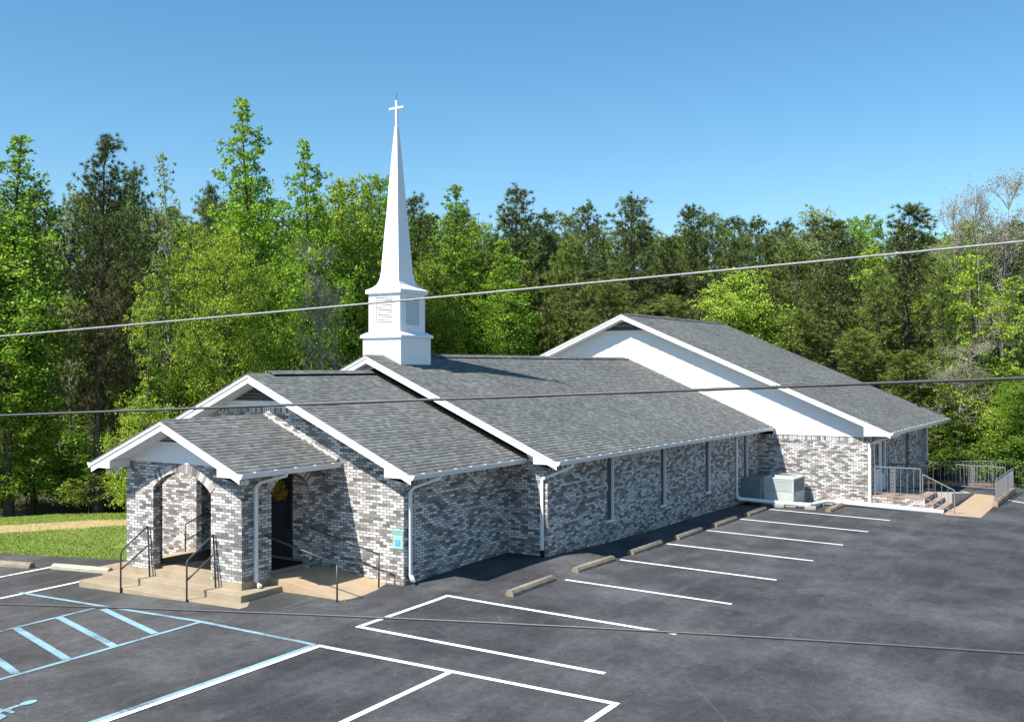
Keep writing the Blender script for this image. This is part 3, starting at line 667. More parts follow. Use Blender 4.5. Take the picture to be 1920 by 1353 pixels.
# wreath on the door
mbw = MB(); wr = random.Random(4)
for i in range(420):
    a = wr.uniform(0, 2 * math.pi); r = .17 + wr.gauss(0, .06); c = Vector((VX + .055 + wr.gauss(0, .022), 5.22 + r * math.cos(a), 1.84 + r * math.sin(a)))
    n_ = Vector((wr.gauss(-1, .6), wr.gauss(0, .7), wr.gauss(0, .7))).normalized(); t_ = n_.orthogonal().normalized(); t_.rotate(Matrix.Rotation(wr.uniform(0, 6.3), 3, n_)); b_ = n_.cross(t_); s_ = wr.uniform(.025, .05)
    mbw.add([c - t_ * s_, c + b_ * s_ * .45, c + t_ * s_, c - b_ * s_ * .45], [(0, 1, 2, 3)])
tag(mbw.build('wreath', M['wreath']), 'yellow leafy wreath hanging on the dark entrance door', 'wreath')

# sign on the wall
sg = empty('wall_sign', 'small faded green sign with a blue square on the brick wall corner', 'sign', (VX, 1.38, .95))
sub(MB().box(VX - .014, VX - .001, 1.22, 1.54, .74, 1.18), 'panel', 'sign_g', sg, bevel=.004)
sub(MB().box(VX - .0165, VX - .0142, 1.25, 1.51, 1.00, 1.06).box(VX - .0165, VX - .0142, 1.25, 1.51, .77, .99), 'pale_field', 'sign_l', sg)
e_ = sub(MB().box(VX - .019, VX - .0167, 1.30, 1.455, .81, .965), 'blue_square', 'sign_b', sg)
mb = MB(); xs_ = VX - .0215
mb.tube([(xs_, 1.382, .945), (xs_ + .002, 1.382, .945)], .012, 10); mb.box(xs_, xs_ + .002, 1.376, 1.388, .885, .93); mb.box(xs_, xs_ + .002, 1.35, 1.3755, .89, .899); mb.box(xs_, xs_ + .002, 1.342, 1.352, .84, .889)
for a in np.linspace(math.radians(20), math.radians(290), 12): mb.box(xs_, xs_ + .002, 1.385 + .036 * math.cos(a) - .005, 1.385 + .036 * math.cos(a) + .005, .862 + .036 * math.sin(a) - .005, .862 + .036 * math.sin(a) + .005)
sub(mb, 'wheelchair_emblem', 'sign_l', sg)

# security floodlights under the eaves
def flood(lab, x, y, z, dirs):
    t = empty('floodlight', lab, 'floodlight', (x, y, z), 'twin floodlights under the eaves')
    sub(MB().tube([(x, y, z + .07), (x, y, z + .02)], .055, 12), 'mount', 'white', t, smooth=False)
    for dx, dy in dirs:
        p0 = Vector((x, y, z + .03)); p1 = p0 + Vector((dx, dy, -.045)) * 1.0; p2 = p1 + Vector((dx, dy, -.05)) * .75
        sub(MB().tube([p0, p1, p1 + (p2 - p1) * .3, p2], [.018, .022, .058, .068], 12), 'lamp_head', 'white', t, smooth=True)
flood('white twin floodlight at the lawn side corner of the porch', -7.08, 7.96, 2.46, ((-.10, .07), (-.06, -.10)))
flood('white twin floodlight under the porch eave above the parking lot side pier', -7.10, 3.62, 2.46, ((-.08, -.06), (-.02, -.11)))
flood('white twin floodlight at the vestibule corner above the green sign', -4.55, 1.12, 2.35, ((-.10, .02), (-.03, -.11)))

# ---------------------------------------------------------------- hall entrance: brick steps, walk, ramp, railings
bs = empty('brick_steps', 'brick landing with three steps at the hall side door', 'steps', (17.6, -5.4, -.3))
sub(MB().box(16.52, 18.76, -6.19, HY0 - .003, -.9, .08), 'landing', 'brick', bs); sub(MB().box(16.505, 18.775, -6.205, HY0 - .003, .0805, .118), 'landing_top', 'warm_brick', bs)
sub(MB().box(16.52, 18.76, -6.48, -6.192, -.9, -.10), 'step', 'brick', bs); sub(MB().box(16.505, 18.775, -6.495, -6.207, -.0995, -.062), 'tread', 'warm_brick', bs)
sub(MB().box(16.52, 18.76, -6.77, -6.482, -1.0, -.275), 'step', 'brick', bs); sub(MB().box(16.505, 18.775, -6.785, -6.497, -.2745, -.237), 'tread', 'warm_brick', bs)
ob = sheet('walkway', [(16.25, -8.1), (16.24, -6.80), (24.7, -5.5), (24.35, -7.5), (20.67, -8.0)], M['conc_tan'], .012, .8); tag(ob, kind='structure')
o = MB().prism([(18.78, .10), (24.3, -.47), (24.3, -1.2), (18.78, -1.2)], -6.75, HY0 - .004, 'y').build('side_ramp', M['conc_grey']); tag(o, 'grey concrete ramp running from the brick landing along the hall wall', 'ramp')
o = MB().box(20.2, 25.9, -8.16, -7.96, -1.0, -.32).build('brick_curb', M['warm_brick'], bevel=.01); tag(o, 'low brick curb carrying the end railing of the hall walk', 'curb')

def railing(lab, p0, p1, z0a, z1a, z0b, z1b, mat='rail_light', sp=.16, mid=None, orn=(), rr=.02, legs=True):
    """baluster panel between p0 and p1 (plan points); bottom/top heights at both ends"""
    p0, p1 = Vector((*p0, 0)), Vector((*p1, 0)); L = (p1 - p0).length
    t = empty('railing', lab, 'railing', (p0.x, p0.y, z0a), 'metal baluster railings by the hall')
    P = lambda s, z: (p0.x + (p1.x - p0.x) * s, p0.y + (p1.y - p0.y) * s, z)
    zl = lambda s: z0a + (z0b - z0a) * s; zh = lambda s: z1a + (z1b - z1a) * s
    dp = .10
    sub(MB().tube([P(0, zh(0)), P(1, zh(1))], rr, 6), 'top_rail', mat, t); sub(MB().tube([P(0, zl(0) + dp), P(1, zl(1) + dp)], rr * .8, 6), 'bottom_rail', mat, t)
    n = max(1, round(L / 2.0))
    for i in range(n + 1): sub(MB().tube([P(i / n, zl(i / n) - .03), P(i / n, zh(i / n))], rr * 1.05, 6), 'post', mat, t)
    k_ = int(L / sp)
    for i in range(1, k_):
        s = i / k_
        sub(MB().tube([P(s, zl(s) + dp), P(s, zh(s))], rr * .48, 5), 'baluster', mat, t)
    for s in orn:                                                  # cast scroll panel
        mb = MB(); wd = .17 / L
        for e in (-.5, .5): mb.tube([P(s + e * wd, zl(s) + dp), P(s + e * wd, zh(s))], .009, 5)
        h0, h1 = zl(s) + dp, zh(s); m_ = 7
        for j in range(m_):
            zc = h0 + (h1 - h0) * (j + .5) / m_; rz = (h1 - h0) / m_ * .5
            pts = [P(s + wd * .46 * math.cos(a), zc + rz * math.sin(a)) for a in np.linspace(0, 2 * math.pi, 11)]; mb.tube(pts, .011, 4, False)
            mb.tube([P(s - wd * .4, zc - rz), P(s + wd * .4, zc + rz)], .010, 4); mb.tube([P(s + wd * .4, zc - rz), P(s - wd * .4, zc + rz)], .010, 4)
        sub(mb, 'scroll_panel', mat, t)
    return t
railing('grey baluster railing with a scroll panel on the brick landing', (16.62, -4.42), (16.62, -6.02), .12, 1.17, .12, 1.17, sp=.2, orn=(.40,))
railing('grey sloping railing down the brick steps', (16.62, -6.10), (16.56, -7.19), .05, .98, -.42, .46, sp=.2)
railing('dark railing on the back of the landing by the side door', (18.70, -4.45), (18.70, -6.1), .12, 1.12, .12, 1.12, mat='rail', sp=.2)
railing('grey baluster railing with a scroll panel across the far side of the hall walk', (26.1, -5.1), (25.95, -7.75), -.49, .55, -.52, .52, orn=(.5,))
railing('grey end railing standing on the low brick curb', (25.9, -8.06), (20.45, -8.06), -.33, .52, -.33, .52, sp=.17)
railing('long grey railing with scroll panels on the retaining curb before the trees', (27.45, -5.5), (31.6, -10.1), -.47, .56, -.56, .49, sp=.14, orn=(.30, .62))
o = MB()
dv = Vector((31.8 - 27.3, -10.3 + 5.3, 0)).normalized(); nv = Vector((-dv.y, dv.x, 0))
for a in range(11):
    c0 = Vector((27.3, -5.3, 0)) + dv * a * .62; c1 = c0 + dv * .615
    q = [c0 - nv * .12, c1 - nv * .12, c1 + nv * .12, c0 + nv * .12]; zt_ = -.45 - .1 * a / 11
    o.prism([(p.x, p.y) for p in q], -2.2, zt_, 'z')
tag(o.build('retaining_curb', M['warm_brick']), 'low tan retaining curb under the long railing', 'curb')
strip([(25.1, -6.1), (22.0, -9.2)], .115, W_)

# ---------------------------------------------------------------- air conditioner, drain pipe, blocks
ac = empty('air_conditioner', 'grey green air conditioning unit beside the hall wall', 'air conditioner', (15.4, -1.3, -.3))
ax0, ax1, ay0, ay1 = 14.76, 16.14, -1.92, -.78
sub(MB().box(ax0, ax1, ay0, ay1, -.26, .155), 'lower_cabinet', 'ac', ac, bevel=.015)
sub(MB().box(ax0 + .01, ax1 - .01, ay0 + .01, ay1 - .01, .155, .165), 'seam', 'ac_dark', ac)
mb = MB().box(ax0 + .01, ax1 - .01, ay0 + .02, ay1 - .01, .166, .60)
sub(mb, 'upper_cabinet', 'ac', ac)
mb = MB()
for i in range(26):
    y = ay0 + .10 + i * (ay1 - ay0 - .2) / 25; mb.box(ax0 - .004, ax0 + .0095, y - .012, y + .012, .20, .55)
for a_, b_ in ((ay0, ay0 + .07), (ay1 - .07, ay1)): mb.box(ax0 - .008, ax0 + .0092, a_, b_, .166, .60)
mb.box(ax0 - .008, ax0 + .0092, ay0 + .07, ay1 - .07, .555, .60)
sub(mb, 'front_louver', 'ac', ac)
sub(MB().box(ax0 + .08, ax1 - .08, ay0 + .008, ay0 + .0195, .19, .56), 'coil', 'ac_dark', ac)
mb = MB()
for i in range(12):
    z = .20 + i * .031; mb.box(ax0 + .07, ax1 - .07, ay0 + .001, ay0 + .0075, z, z + .006)
for x in (ax0, ax1 - .07): mb.box(x, x + .07, ay0, ay0 + .0195, .166, .60)
sub(mb, 'coil_guard', 'ac', ac)
mb = MB()
for x in np.linspace(ax0 + .45, ax1 - .12, 5): mb.box(x, x + .07, ay0 - .008, ay0 + .0, -.16, .08)
sub(mb, 'side_louver', 'ac', ac); sub(MB().box(ax0 + .10, ax0 + .24, ay0 - .006, ay0, .06, .10), 'badge', 'ac_dark', ac)
cx_, cy_ = (ax0 + ax1) / 2 - .02, (ay0 + ay1) / 2
sub(MB().box(ax0 - .02, ax1 + .02, ay0 - .02, ay1 + .02, .601, .64), 'lid', 'ac', ac, bevel=.012)
mb = MB(); n_ = 28
for i in range(n_):
    a, b = 2 * math.pi * i / n_, 2 * math.pi * (i + 1) / n_; c = lambda r, t, z: (cx_ + r * math.cos(t), cy_ + r * math.sin(t), z)
    mb.add([c(.47, a, .641), c(.47, b, .641), c(.43, b, .70), c(.43, a, .70), c(.37, a, .70), c(.37, b, .70), c(.36, b, .645), c(.36, a, .645)], [(0, 1, 2, 3), (3, 2, 5, 4), (4, 5, 6, 7)])
sub(mb, 'fan_ring', 'ac', ac, smooth=False)
mb = MB()
for r in (.07, .13, .19, .25, .31): mb.tube([(cx_ + r * math.cos(t), cy_ + r * math.sin(t), .69) for t in np.linspace(0, 2 * math.pi, 25)], .005, 4, False)
for t in np.linspace(0, math.pi, 5)[:-1]: mb.tube([(cx_ - .37 * math.cos(t), cy_ - .37 * math.sin(t), .683), (cx_ + .37 * math.cos(t), cy_ + .37 * math.sin(t), .683)], .006, 4)
sub(mb, 'fan_grille', 'ac_dark', ac); sub(MB().tube([(cx_, cy_, .642), (cx_, cy_, .65)], .355, 24), 'fan_well', 'ac_dark', ac)
sub(MB().box(14.36, 15.9, -.779, -.002, -.12, .60), 'duct', 'duct', ac, label='plain duct box joining the unit to the nave wall')
ac.scale.z = 1.12
o = MB().box(14.66, 16.24, -2.02, -.2, -.6, -.262).build('concrete_pad', M['conc_grey'], bevel=.01); tag(o, 'concrete pad under the air conditioning unit', 'pad')
dp = empty('drain_pipe', 'white plastic drain pipe lying along the foot of the walls', 'pipe', (14.4, -1.5, -.2))
pts = [(13.86, -.06, .11), (13.86, -.09, .03), (13.90, -.16, -.02), (14.40, -1.25, -.12), (14.50, -2.34, -.155), (14.57, -2.50, -.16), (14.73, -2.56, -.165), (16.10, -2.72, -.19), (16.30, -2.80, -.195), (16.38, -3.0, -.20), (16.38, -6.85, -.33)]
sub(MB().tube(pts[:10], .072, 14), 'pipe', 'pvc', dp, smooth=True); sub(MB().tube(pts[9:], [.095, .095], 14), 'wide_pipe', 'pvc', dp, smooth=True)
sub(MB().tube([(14.395, -1.20, -.118), (14.405, -1.32, -.124)], .085, 14), 'coupling', 'pvc', dp, smooth=True); sub(MB().tube([(14.487, -2.2, -.15), (14.50, -2.35, -.155), (14.57, -2.51, -.16), (14.75, -2.565, -.165)], .086, 14), 'elbow', 'pvc', dp, smooth=True)
for (x, y), lab in (((14.33, -1.5), 'pale concrete block under the drain pipe near the shadow edge'), ((14.50, -2.62), 'pale concrete block under the drain pipe bend'), ((15.75, -2.68), 'small pale block under the drain pipe near the hall wall')):
    z = g(x, y); o = MB().box(-.2, .2, -.1, .1, 0, .115).build('concrete_block', M['conc_grey'], bevel=.01); o.location = (x, y, z); o.rotation_euler.z = R_(95) if y > -2 else R_(100 if x < 15 else 10); tag(o, lab, 'block', 'blocks under the drain pipe')
    if x > 15: o.scale = (.4, .9, .7)
# conduits on the hall wall
o = MB().tube([(HX0 - .02, -2.07, -.3), (HX0 - .02, -2.07, 2.30)], .013, 6).build('conduit', M['ac'], church, label='thin grey conduit on the hall wall')

# ---------------------------------------------------------------- wheel stops
def stop_mesh(L=1.95, mat='stop', dome=False):
    prof = [(-.105, 0), (-.10, .075), (-.06, .125), (0, .138), (.06, .125), (.10, .075), (.105, 0)] if dome else [(-.11, 0), (-.10, .07), (-.055, .135), (.055, .135), (.10, .07), (.11, 0)]
    mb = MB(); n = 10; vs = []
    r = random.Random(3)
    for i in range(n + 1):
        x = -L / 2 + L * i / n; s = .97 if i in (0, n) else 1
        for a, b in prof: vs.append((x + r.uniform(-.006, .006), a * s + r.uniform(-.004, .004), b * s + (r.uniform(-.005, .005) if b > 0 else 0)))
    m_ = len(prof); fs = [(i * m_ + k, i * m_ + k + 1, (i + 1) * m_ + k + 1, (i + 1) * m_ + k) for i in range(n) for k in range(m_ - 1)] + [tuple(range(m_ - 1, -1, -1)), tuple(range(n * m_, (n + 1) * m_))]
    return mb.add(vs, fs)
s0 = stop_mesh().build('wheel_stop', M['stop'])
lab = ['nearest weathered wheel stop along the nave wall, in full sun', 'second wheel stop from the porch along the nave wall', 'third wheel stop from the porch along the nave wall', 'fourth wheel stop from the porch along the nave wall, partly in shade', 'fifth wheel stop from the porch along the nave wall, in shade', 'sixth wheel stop along the nave wall, ending at the drain pipe', 'wheel stop set apart beyond the drain pipe bend by the hall wall']
for i in range(7):
    o = s0 if i == 0 else s0.copy()
    if i: COL.objects.link(o)
    x, y = (-2.98 + 3.05 * i, -1.32) if i < 6 else (15.2, -3.32)
    o.location = (x, y, g(x, y) - .005); o.rotation_euler = (0, .004, R_([1.5, -1, .5, 1.6, .6, 1.2, .5][i])); tag(o, lab[i], 'wheel stop', 'wheel stops along the church')
o = stop_mesh(1.85, 'stop_new', True).build('wheel_stop', M['stop_new'], smooth=False); o.location = (-6.55, 10.12, g(-6.55, 10.1)); o.rotation_euler.z = R_(90 + 12); tag(o, 'smooth pale wheel stop next to the lawn side of the porch steps', 'wheel stop', 'wheel stops along the lawn')
o = s0.copy(); COL.objects.link(o); o.location = (-7.22, 12.55, g(-7.2, 12.5)); o.rotation_euler.z = R_(90 + 14); tag(o, 'brown worn wheel stop at the left edge beside the lawn', 'wheel stop', 'wheel stops along the lawn')

# ---------------------------------------------------------------- overhead wires
def wire(name_lab, pts, r, mat):
    A, B, C_ = (Vector(p) for p in pts)
    P = []
    for i in range(61):
        s = -1.2 + 3.4 * i / 60                                   # quadratic through the three points
        P.append(A * ((s - .5) * (s - 1) / .5) + B * (s * (s - 1) / -.25) + C_ * (s * (s - .5) / .5))
    o = MB().tube(P, r, 8).build('power_line', M[mat], smooth=True); tag(o, name_lab, 'power line', 'power lines across the view'); return o
wire('uppermost pale wire crossing in front of the steeple', ([-17.33, -4.27, 5.22], [-15.99, -8.55, 5.51], [-14.98, -12.62, 5.78]), .0088, 'wire_l')
wire('thick dark wire crossing in front of the church roofs', ([-17.33, -4.26, 4.48], [-15.99, -8.55, 4.665], [-14.98, -12.62, 4.84]), .0118, 'wire_d')
wire('thin lowest wire crossing in front of the parking lot', ([-18.76, -6.66, 3.3], [-17.87, -9.82, 3.415], [-17.2, -12.84, 3.51]), .0075, 'wire_d')

# ---------------------------------------------------------------- grass
V = []; Fc = []; rg = random.Random(8)
ex = [p[1] for p in EDGE][::-1]; ez = [p[0] for p in EDGE][::-1]
cnt = 0; P_ = []
while cnt < 34000:
    y = rg.uniform(8.6, 25); x = float(np.interp(y, ex, ez)) + rg.random() ** 1.25 * 7.5 - .04
    dn = x * .788 + y * .616 - 7.6
    if dn > 2.1 or (abs(dn) < .6 and rg.random() < .85) or (x > -4.3 and y < 12): continue
    cnt += 1; P_.append((x, y))
for x, y in P_:
    h = rg.uniform(.015, .05); a = rg.uniform(0, 6.3); wd = rg.uniform(.008, .016); z = g(x, y) - .032; lx, ly = rg.gauss(0, .03), rg.gauss(0, .03); n0 = len(V)
    V += [(x - wd * math.cos(a), y - wd * math.sin(a), z), (x + wd * math.cos(a), y + wd * math.sin(a), z), (x + lx, y + ly, z + h)]; Fc.append((n0, n0 + 1, n0 + 2))
me = bpy.data.meshes.new('grass'); me.from_pydata(V, [], Fc); me.materials.append(M['blade']); o = bpy.data.objects.new('grass', me); put(o); tag(o, 'short mown grass blades of the lawn', 'grass', kind='stuff')
# ---------------------------------------------------------------- trees
def np_mesh(name, V, Fq, mat, smooth=False):
    me = bpy.data.meshes.new(name); k_ = Fq.shape[1]
    me.vertices.add(len(V)); me.vertices.foreach_set('co', V.astype(np.float32).ravel())
    me.loops.add(Fq.size); me.loops.foreach_set('vertex_index', Fq.astype(np.int32).ravel())
    me.polygons.add(len(Fq)); me.polygons.foreach_set('loop_start', np.arange(0, Fq.size, k_, dtype=np.int32))
    me.update(calc_edges=True); me.materials.append(mat); return me
def unit(a): return a / np.maximum(np.linalg.norm(a, axis=1, keepdims=True), 1e-9)
def leaves(C, size, rng, up=.5, out=None):
    n = len(C); nr = rng.normal(size=(n, 3)) * .85; nr[:, 2] = nr[:, 2] * .8 + up; nr += np.array([-.40, .14, .3])
    if out is not None: nr += out
    nr = unit(nr); t = unit(np.cross(nr, rng.normal(size=(n, 3)))); b = np.cross(nr, t)
    s = (size * rng.uniform(.6, 1.3, n))[:, None]
    V = np.stack([C - t * s * .5, C + b * s * .34 + t * s * .05, C + t * s * .5, C - b * s * .34 + t * s * .05], 1).reshape(-1, 3)
    return V, np.arange(4 * n).reshape(n, 4)
def needles(C, D, L, wd, per, rng):
    """tufts: per thin blades fanning from each centre about direction D"""
    n = len(C); C = np.repeat(C, per, 0); D = np.repeat(D, per, 0)
    d = unit(D * .75 + rng.normal(size=(n * per, 3)) * .62); ln = (L * rng.uniform(.65, 1.15, n * per))[:, None]
    s = unit(np.cross(d, rng.normal(size=(n * per, 3)))) * wd
    V = np.stack([C - s, C + s, C + d * ln], 1).reshape(-1, 3)
    return V, np.arange(3 * n * per).reshape(-1, 3)
def limbs(paths, mat, name, n=5):
    mb = MB()
    for pts, rs in paths: mb.tube(pts, rs, n if rs[0] > .04 else 3, False)
    me = bpy.data.meshes.new(name); me.from_pydata(mb.v, [], mb.f); me.materials.append(mat)
    me.polygons.foreach_set('use_smooth', [True] * len(me.polygons)); return me
def trunk_path(H, r0, rng, bend=.02, n=9, top=.97):
    ph = rng.uniform(0, 6.3, 2); t = np.linspace(0, top, n)
    x = np.sin(t * 3 + ph[0]) * bend * H * t; y = np.sin(t * 2.3 + ph[1]) * bend * H * t
    return [(x[i], y[i], t[i] * H - (.6 if i == 0 else 0)) for i in range(n)], [max(r0 * (1 - t[i]) ** .8 * (1.25 if i == 0 else 1), .012) for i in range(n)]
def on_trunk(tp, z):
    P = np.array(tp[0]); return np.array([np.interp(z, P[:, 2], P[:, 0]), np.interp(z, P[:, 2], P[:, 1]), z])

def broad(seed, H, R, cb, prof, nb, mat, bark, leaf=.17, per=58, sig=.36, el=(15, 45), r0=.17, inner=.30, sub_=4, droop=0.0):
    rng = np.random.default_rng(seed); tp = trunk_path(H, r0, rng); paths = [tp]; CL = []; OUT = []
    for i in range(nb):
        t = ((i + rng.uniform(0, 1)) / nb) ** 1.12; z = H * (cb + (1 - cb) * t * .97); az = i * 2.399 + rng.normal(0, .35)
        ln = R * prof(t) * rng.uniform(.62, 1.12); e = math.radians(rng.uniform(*el)) ; o_ = on_trunk(tp, min(z, H * .95))
        dz = math.sin(e) * ln; pts = []
        for s in np.linspace(0, 1, 5):
            pts.append(tuple(o_ + np.array([math.cos(az) * ln * s * math.cos(e), math.sin(az) * ln * s * math.cos(e), dz * (s ** 1.2) - droop * ln * s * s]) + rng.normal(0, .04 * ln, 3) * (s > 0)))
        rb = max(.012, .028 * ln ** .8); paths.append((pts, [rb, rb * .8, rb * .55, rb * .35, .008]))
        P = np.array(pts)
        m_ = max(2, int(2 + ln * sub_ * .62))
        for _ in range(m_):
            s = inner + (1.06 - inner) * rng.random() ** .75; base = np.array([np.interp(s, np.linspace(0, 1, 5), P[:, c]) for c in range(3)])
            off = rng.normal(0, 1, 3) * np.array([.28, .28, .20]) * (ln * .55 + .25); tip = base + off
            CL.append(tip); OUT.append(tip - on_trunk(tp, min(tip[2], H)))
            if rng.random() < .5: paths.append(([tuple(base), tuple((base + tip) / 2 + rng.normal(0, .03, 3)), tuple(tip)], [.014, .01, .006]))
    for j in range(4): CL.append(on_trunk(tp, H * (.965 - .03 * j)) + rng.normal(0, .05, 3)); OUT.append(np.array([0, 0, .3]))
    CL = np.array(CL); OUT = unit(np.array(OUT)); n = len(CL)
    tt = np.clip((CL[:, 2] / H - cb) / (1 - cb), 0, 1); pr = np.clip(np.array([prof(a) for a in tt]) * 1.25, .30, 1.0)
    k_ = rng.poisson(per * pr ** .9 * .78); idx = np.repeat(np.arange(n), k_); sg_ = (sig * .86 * pr * rng.uniform(.6, 1.25, n))[idx]
    C = CL[idx] + rng.normal(size=(len(idx), 3)) * sg_[:, None] * np.array([1, 1, .62])
    C = C[C[:, 2] < H * 1.01]; 
    V, Fq = leaves(C, leaf, rng, .55)
    return np_mesh('crown', V, Fq, mat), limbs(paths, bark, 'trunk')
def pine(seed, H, R, cb, prof, nb, mat, bark, tuft=.30, per=15, tw=.017, el=(0, 35), dens=1.0, r0=.16):
    rng = np.random.default_rng(seed); tp = trunk_path(H, r0, rng, .012); paths = [tp]; C = []; D = []
    for i in range(nb):
        t = (i + rng.uniform(0, 1)) / nb; t_ = t ** .9; z = H * (cb + (.985 - cb) * t_); az = rng.uniform(0, 6.283)
        ln = R * prof(t_) * rng.uniform(.55, 1.12); e = math.radians(rng.uniform(*el) + 25 * t_); o_ = on_trunk(tp, min(z, H * .96))
        pts = []
        for s in np.linspace(0, 1, 5):
            pts.append(tuple(o_ + np.array([math.cos(az) * math.cos(e) * ln * s, math.sin(az) * math.cos(e) * ln * s, math.sin(e) * ln * s + .18 * ln * s * s - .12 * ln * s]) + rng.normal(0, .03 * ln, 3) * (s > 0)))
        rb = max(.012, .022 * ln); paths.append((pts, [rb, rb * .8, rb * .6, rb * .4, .01])); P = np.array(pts)
        m_ = max(3, int(ln * 7.5 * dens))
        for _ in range(m_):
            s = .30 + .72 * rng.random() ** .7; base = np.array([np.interp(s, np.linspace(0, 1, 5), P[:, c]) for c in range(3)])
            off = rng.normal(0, 1, 3) * np.array([.24, .24, .15]) * (.25 + ln * .5); c = base + off
            dd = off * .8 + np.array([math.cos(az), math.sin(az), .35]) * .45; C.append(c); D.append(dd)
    for j in range(8):
        C.append(on_trunk(tp, H * (.955 + .006 * j)) + rng.normal(0, .06, 3)); D.append(np.array([0, 0, 1.0]) + rng.normal(0, .3, 3))
    C = np.array(C); D = unit(np.array(D)); V, Ft = needles(C, D, tuft, tw, per, rng)
    return np_mesh('crown', V, Ft, mat), limbs(paths, bark, 'trunk')
def bare(seed, H, R, mat, bark):
    rng = np.random.default_rng(seed); tp = trunk_path(H, .11, rng, .03); paths = [tp]; C = []
    def grow(o, d, ln, r, lev):
        pts = [o]; 
        for s in range(3): d = d + rng.normal(0, .16, 3) + np.array([0, 0, .07]); d = d / np.linalg.norm(d); pts.append(pts[-1] + d * ln / 3)
        paths.append(([tuple(p) for p in pts], [r, r * .75, r * .5, r * .3]))
        if lev < 2:
            for _ in range(5 if lev == 0 else 4):
                s = rng.uniform(.3, 1); b = pts[0] + (pts[-1] - pts[0]) * s; q = d + rng.normal(0, .6, 3); q /= np.linalg.norm(q); grow(b, q, ln * rng.uniform(.35, .6), max(r * .5, .011), lev + 1)
        else:
            for _ in range(2): C.append(pts[-1] + rng.normal(0, .12, 3)); C.append(pts[1 + int(rng.integers(2))] + rng.normal(0, .1, 3))
    for i in range(26):
        z = H * rng.uniform(.28, .93); az = i * 2.399; f = R * (1 - .75 * (z / H - .28)) * rng.uniform(.8, 1.3); grow(on_trunk(tp, z), np.array([math.cos(az), math.sin(az), rng.uniform(.7, 1.8)]) / 1.5, f, .04, 0)
    C = np.array(C); C = np.repeat(C, 3, 0) + rng.normal(0, .10, (len(C) * 3, 3)); V, Fq = leaves(C, .085, rng, .3)
    return np_mesh('crown', V, Fq, mat), limbs(paths, bark, 'trunk', 4)

LM = dict(
    poplar=leaf_mat('poplar_leaves', (0.114, 0.193, 0.021), (0.279, 0.412, 0.045), (0.506, 0.613, 0.101), .42),
    green=leaf_mat('green_leaves', (0.089, 0.178, 0.021), (0.214, 0.378, 0.038), (0.415, 0.587, 0.085), .42),
    yellow=leaf_mat('yellow_green_leaves', (0.157, 0.256, 0.025), (0.351, 0.501, 0.046), (0.533, 0.620, 0.106), .42),
    pale=leaf_mat('pale_leaves', (0.146, 0.209, 0.063), (0.272, 0.345, 0.115), (0.418, 0.481, 0.188), .40),
    pine=leaf_mat('pine_needles', (0.040, 0.068, 0.024), (0.112, 0.154, 0.050), (0.224, 0.268, 0.093), .18),
    olive=leaf_mat('olive_needles', (0.067, 0.107, 0.025), (0.180, 0.243, 0.052), (0.334, 0.395, 0.096), .18),
    brown=leaf_mat('browning_needles', (0.062, 0.058, 0.026), (0.161, 0.135, 0.064), (0.289, 0.222, 0.111), .18, .25, ((0.037, 0.064, 0.024), (0.106, 0.140, 0.048), (0.212, 0.244, 0.089))),
    shrub=leaf_mat('shrub_leaves', (0.023, 0.056, 0.008), (0.097, 0.194, 0.023), (0.275, 0.408, 0.051), .42),
    bud=leaf_mat('pale_buds', (0.272, 0.250, 0.167), (0.418, 0.386, 0.272), (0.540, 0.511, 0.397), .35))
pop = lambda t: (.55 + 1.8 * t) if t < .25 else max(.11, (1 - (t - .25) / .77) ** .80)
egg = lambda t: max(.12, math.sin(math.pi * min(1, .10 + .86 * t)) ** .7)
spread = lambda t: max(.10, (1 - t) ** .55 * (.75 + .4 * math.sin(t * 9)))
pn = lambda t: max(.16, (.62 + 1.3 * t) if t < .28 else (1 - (t - .28) / .76) ** .55)
bush = lambda t: max(.15, (1 - t) ** .5)
bk, pb = M['bark'], M['pale_bark']
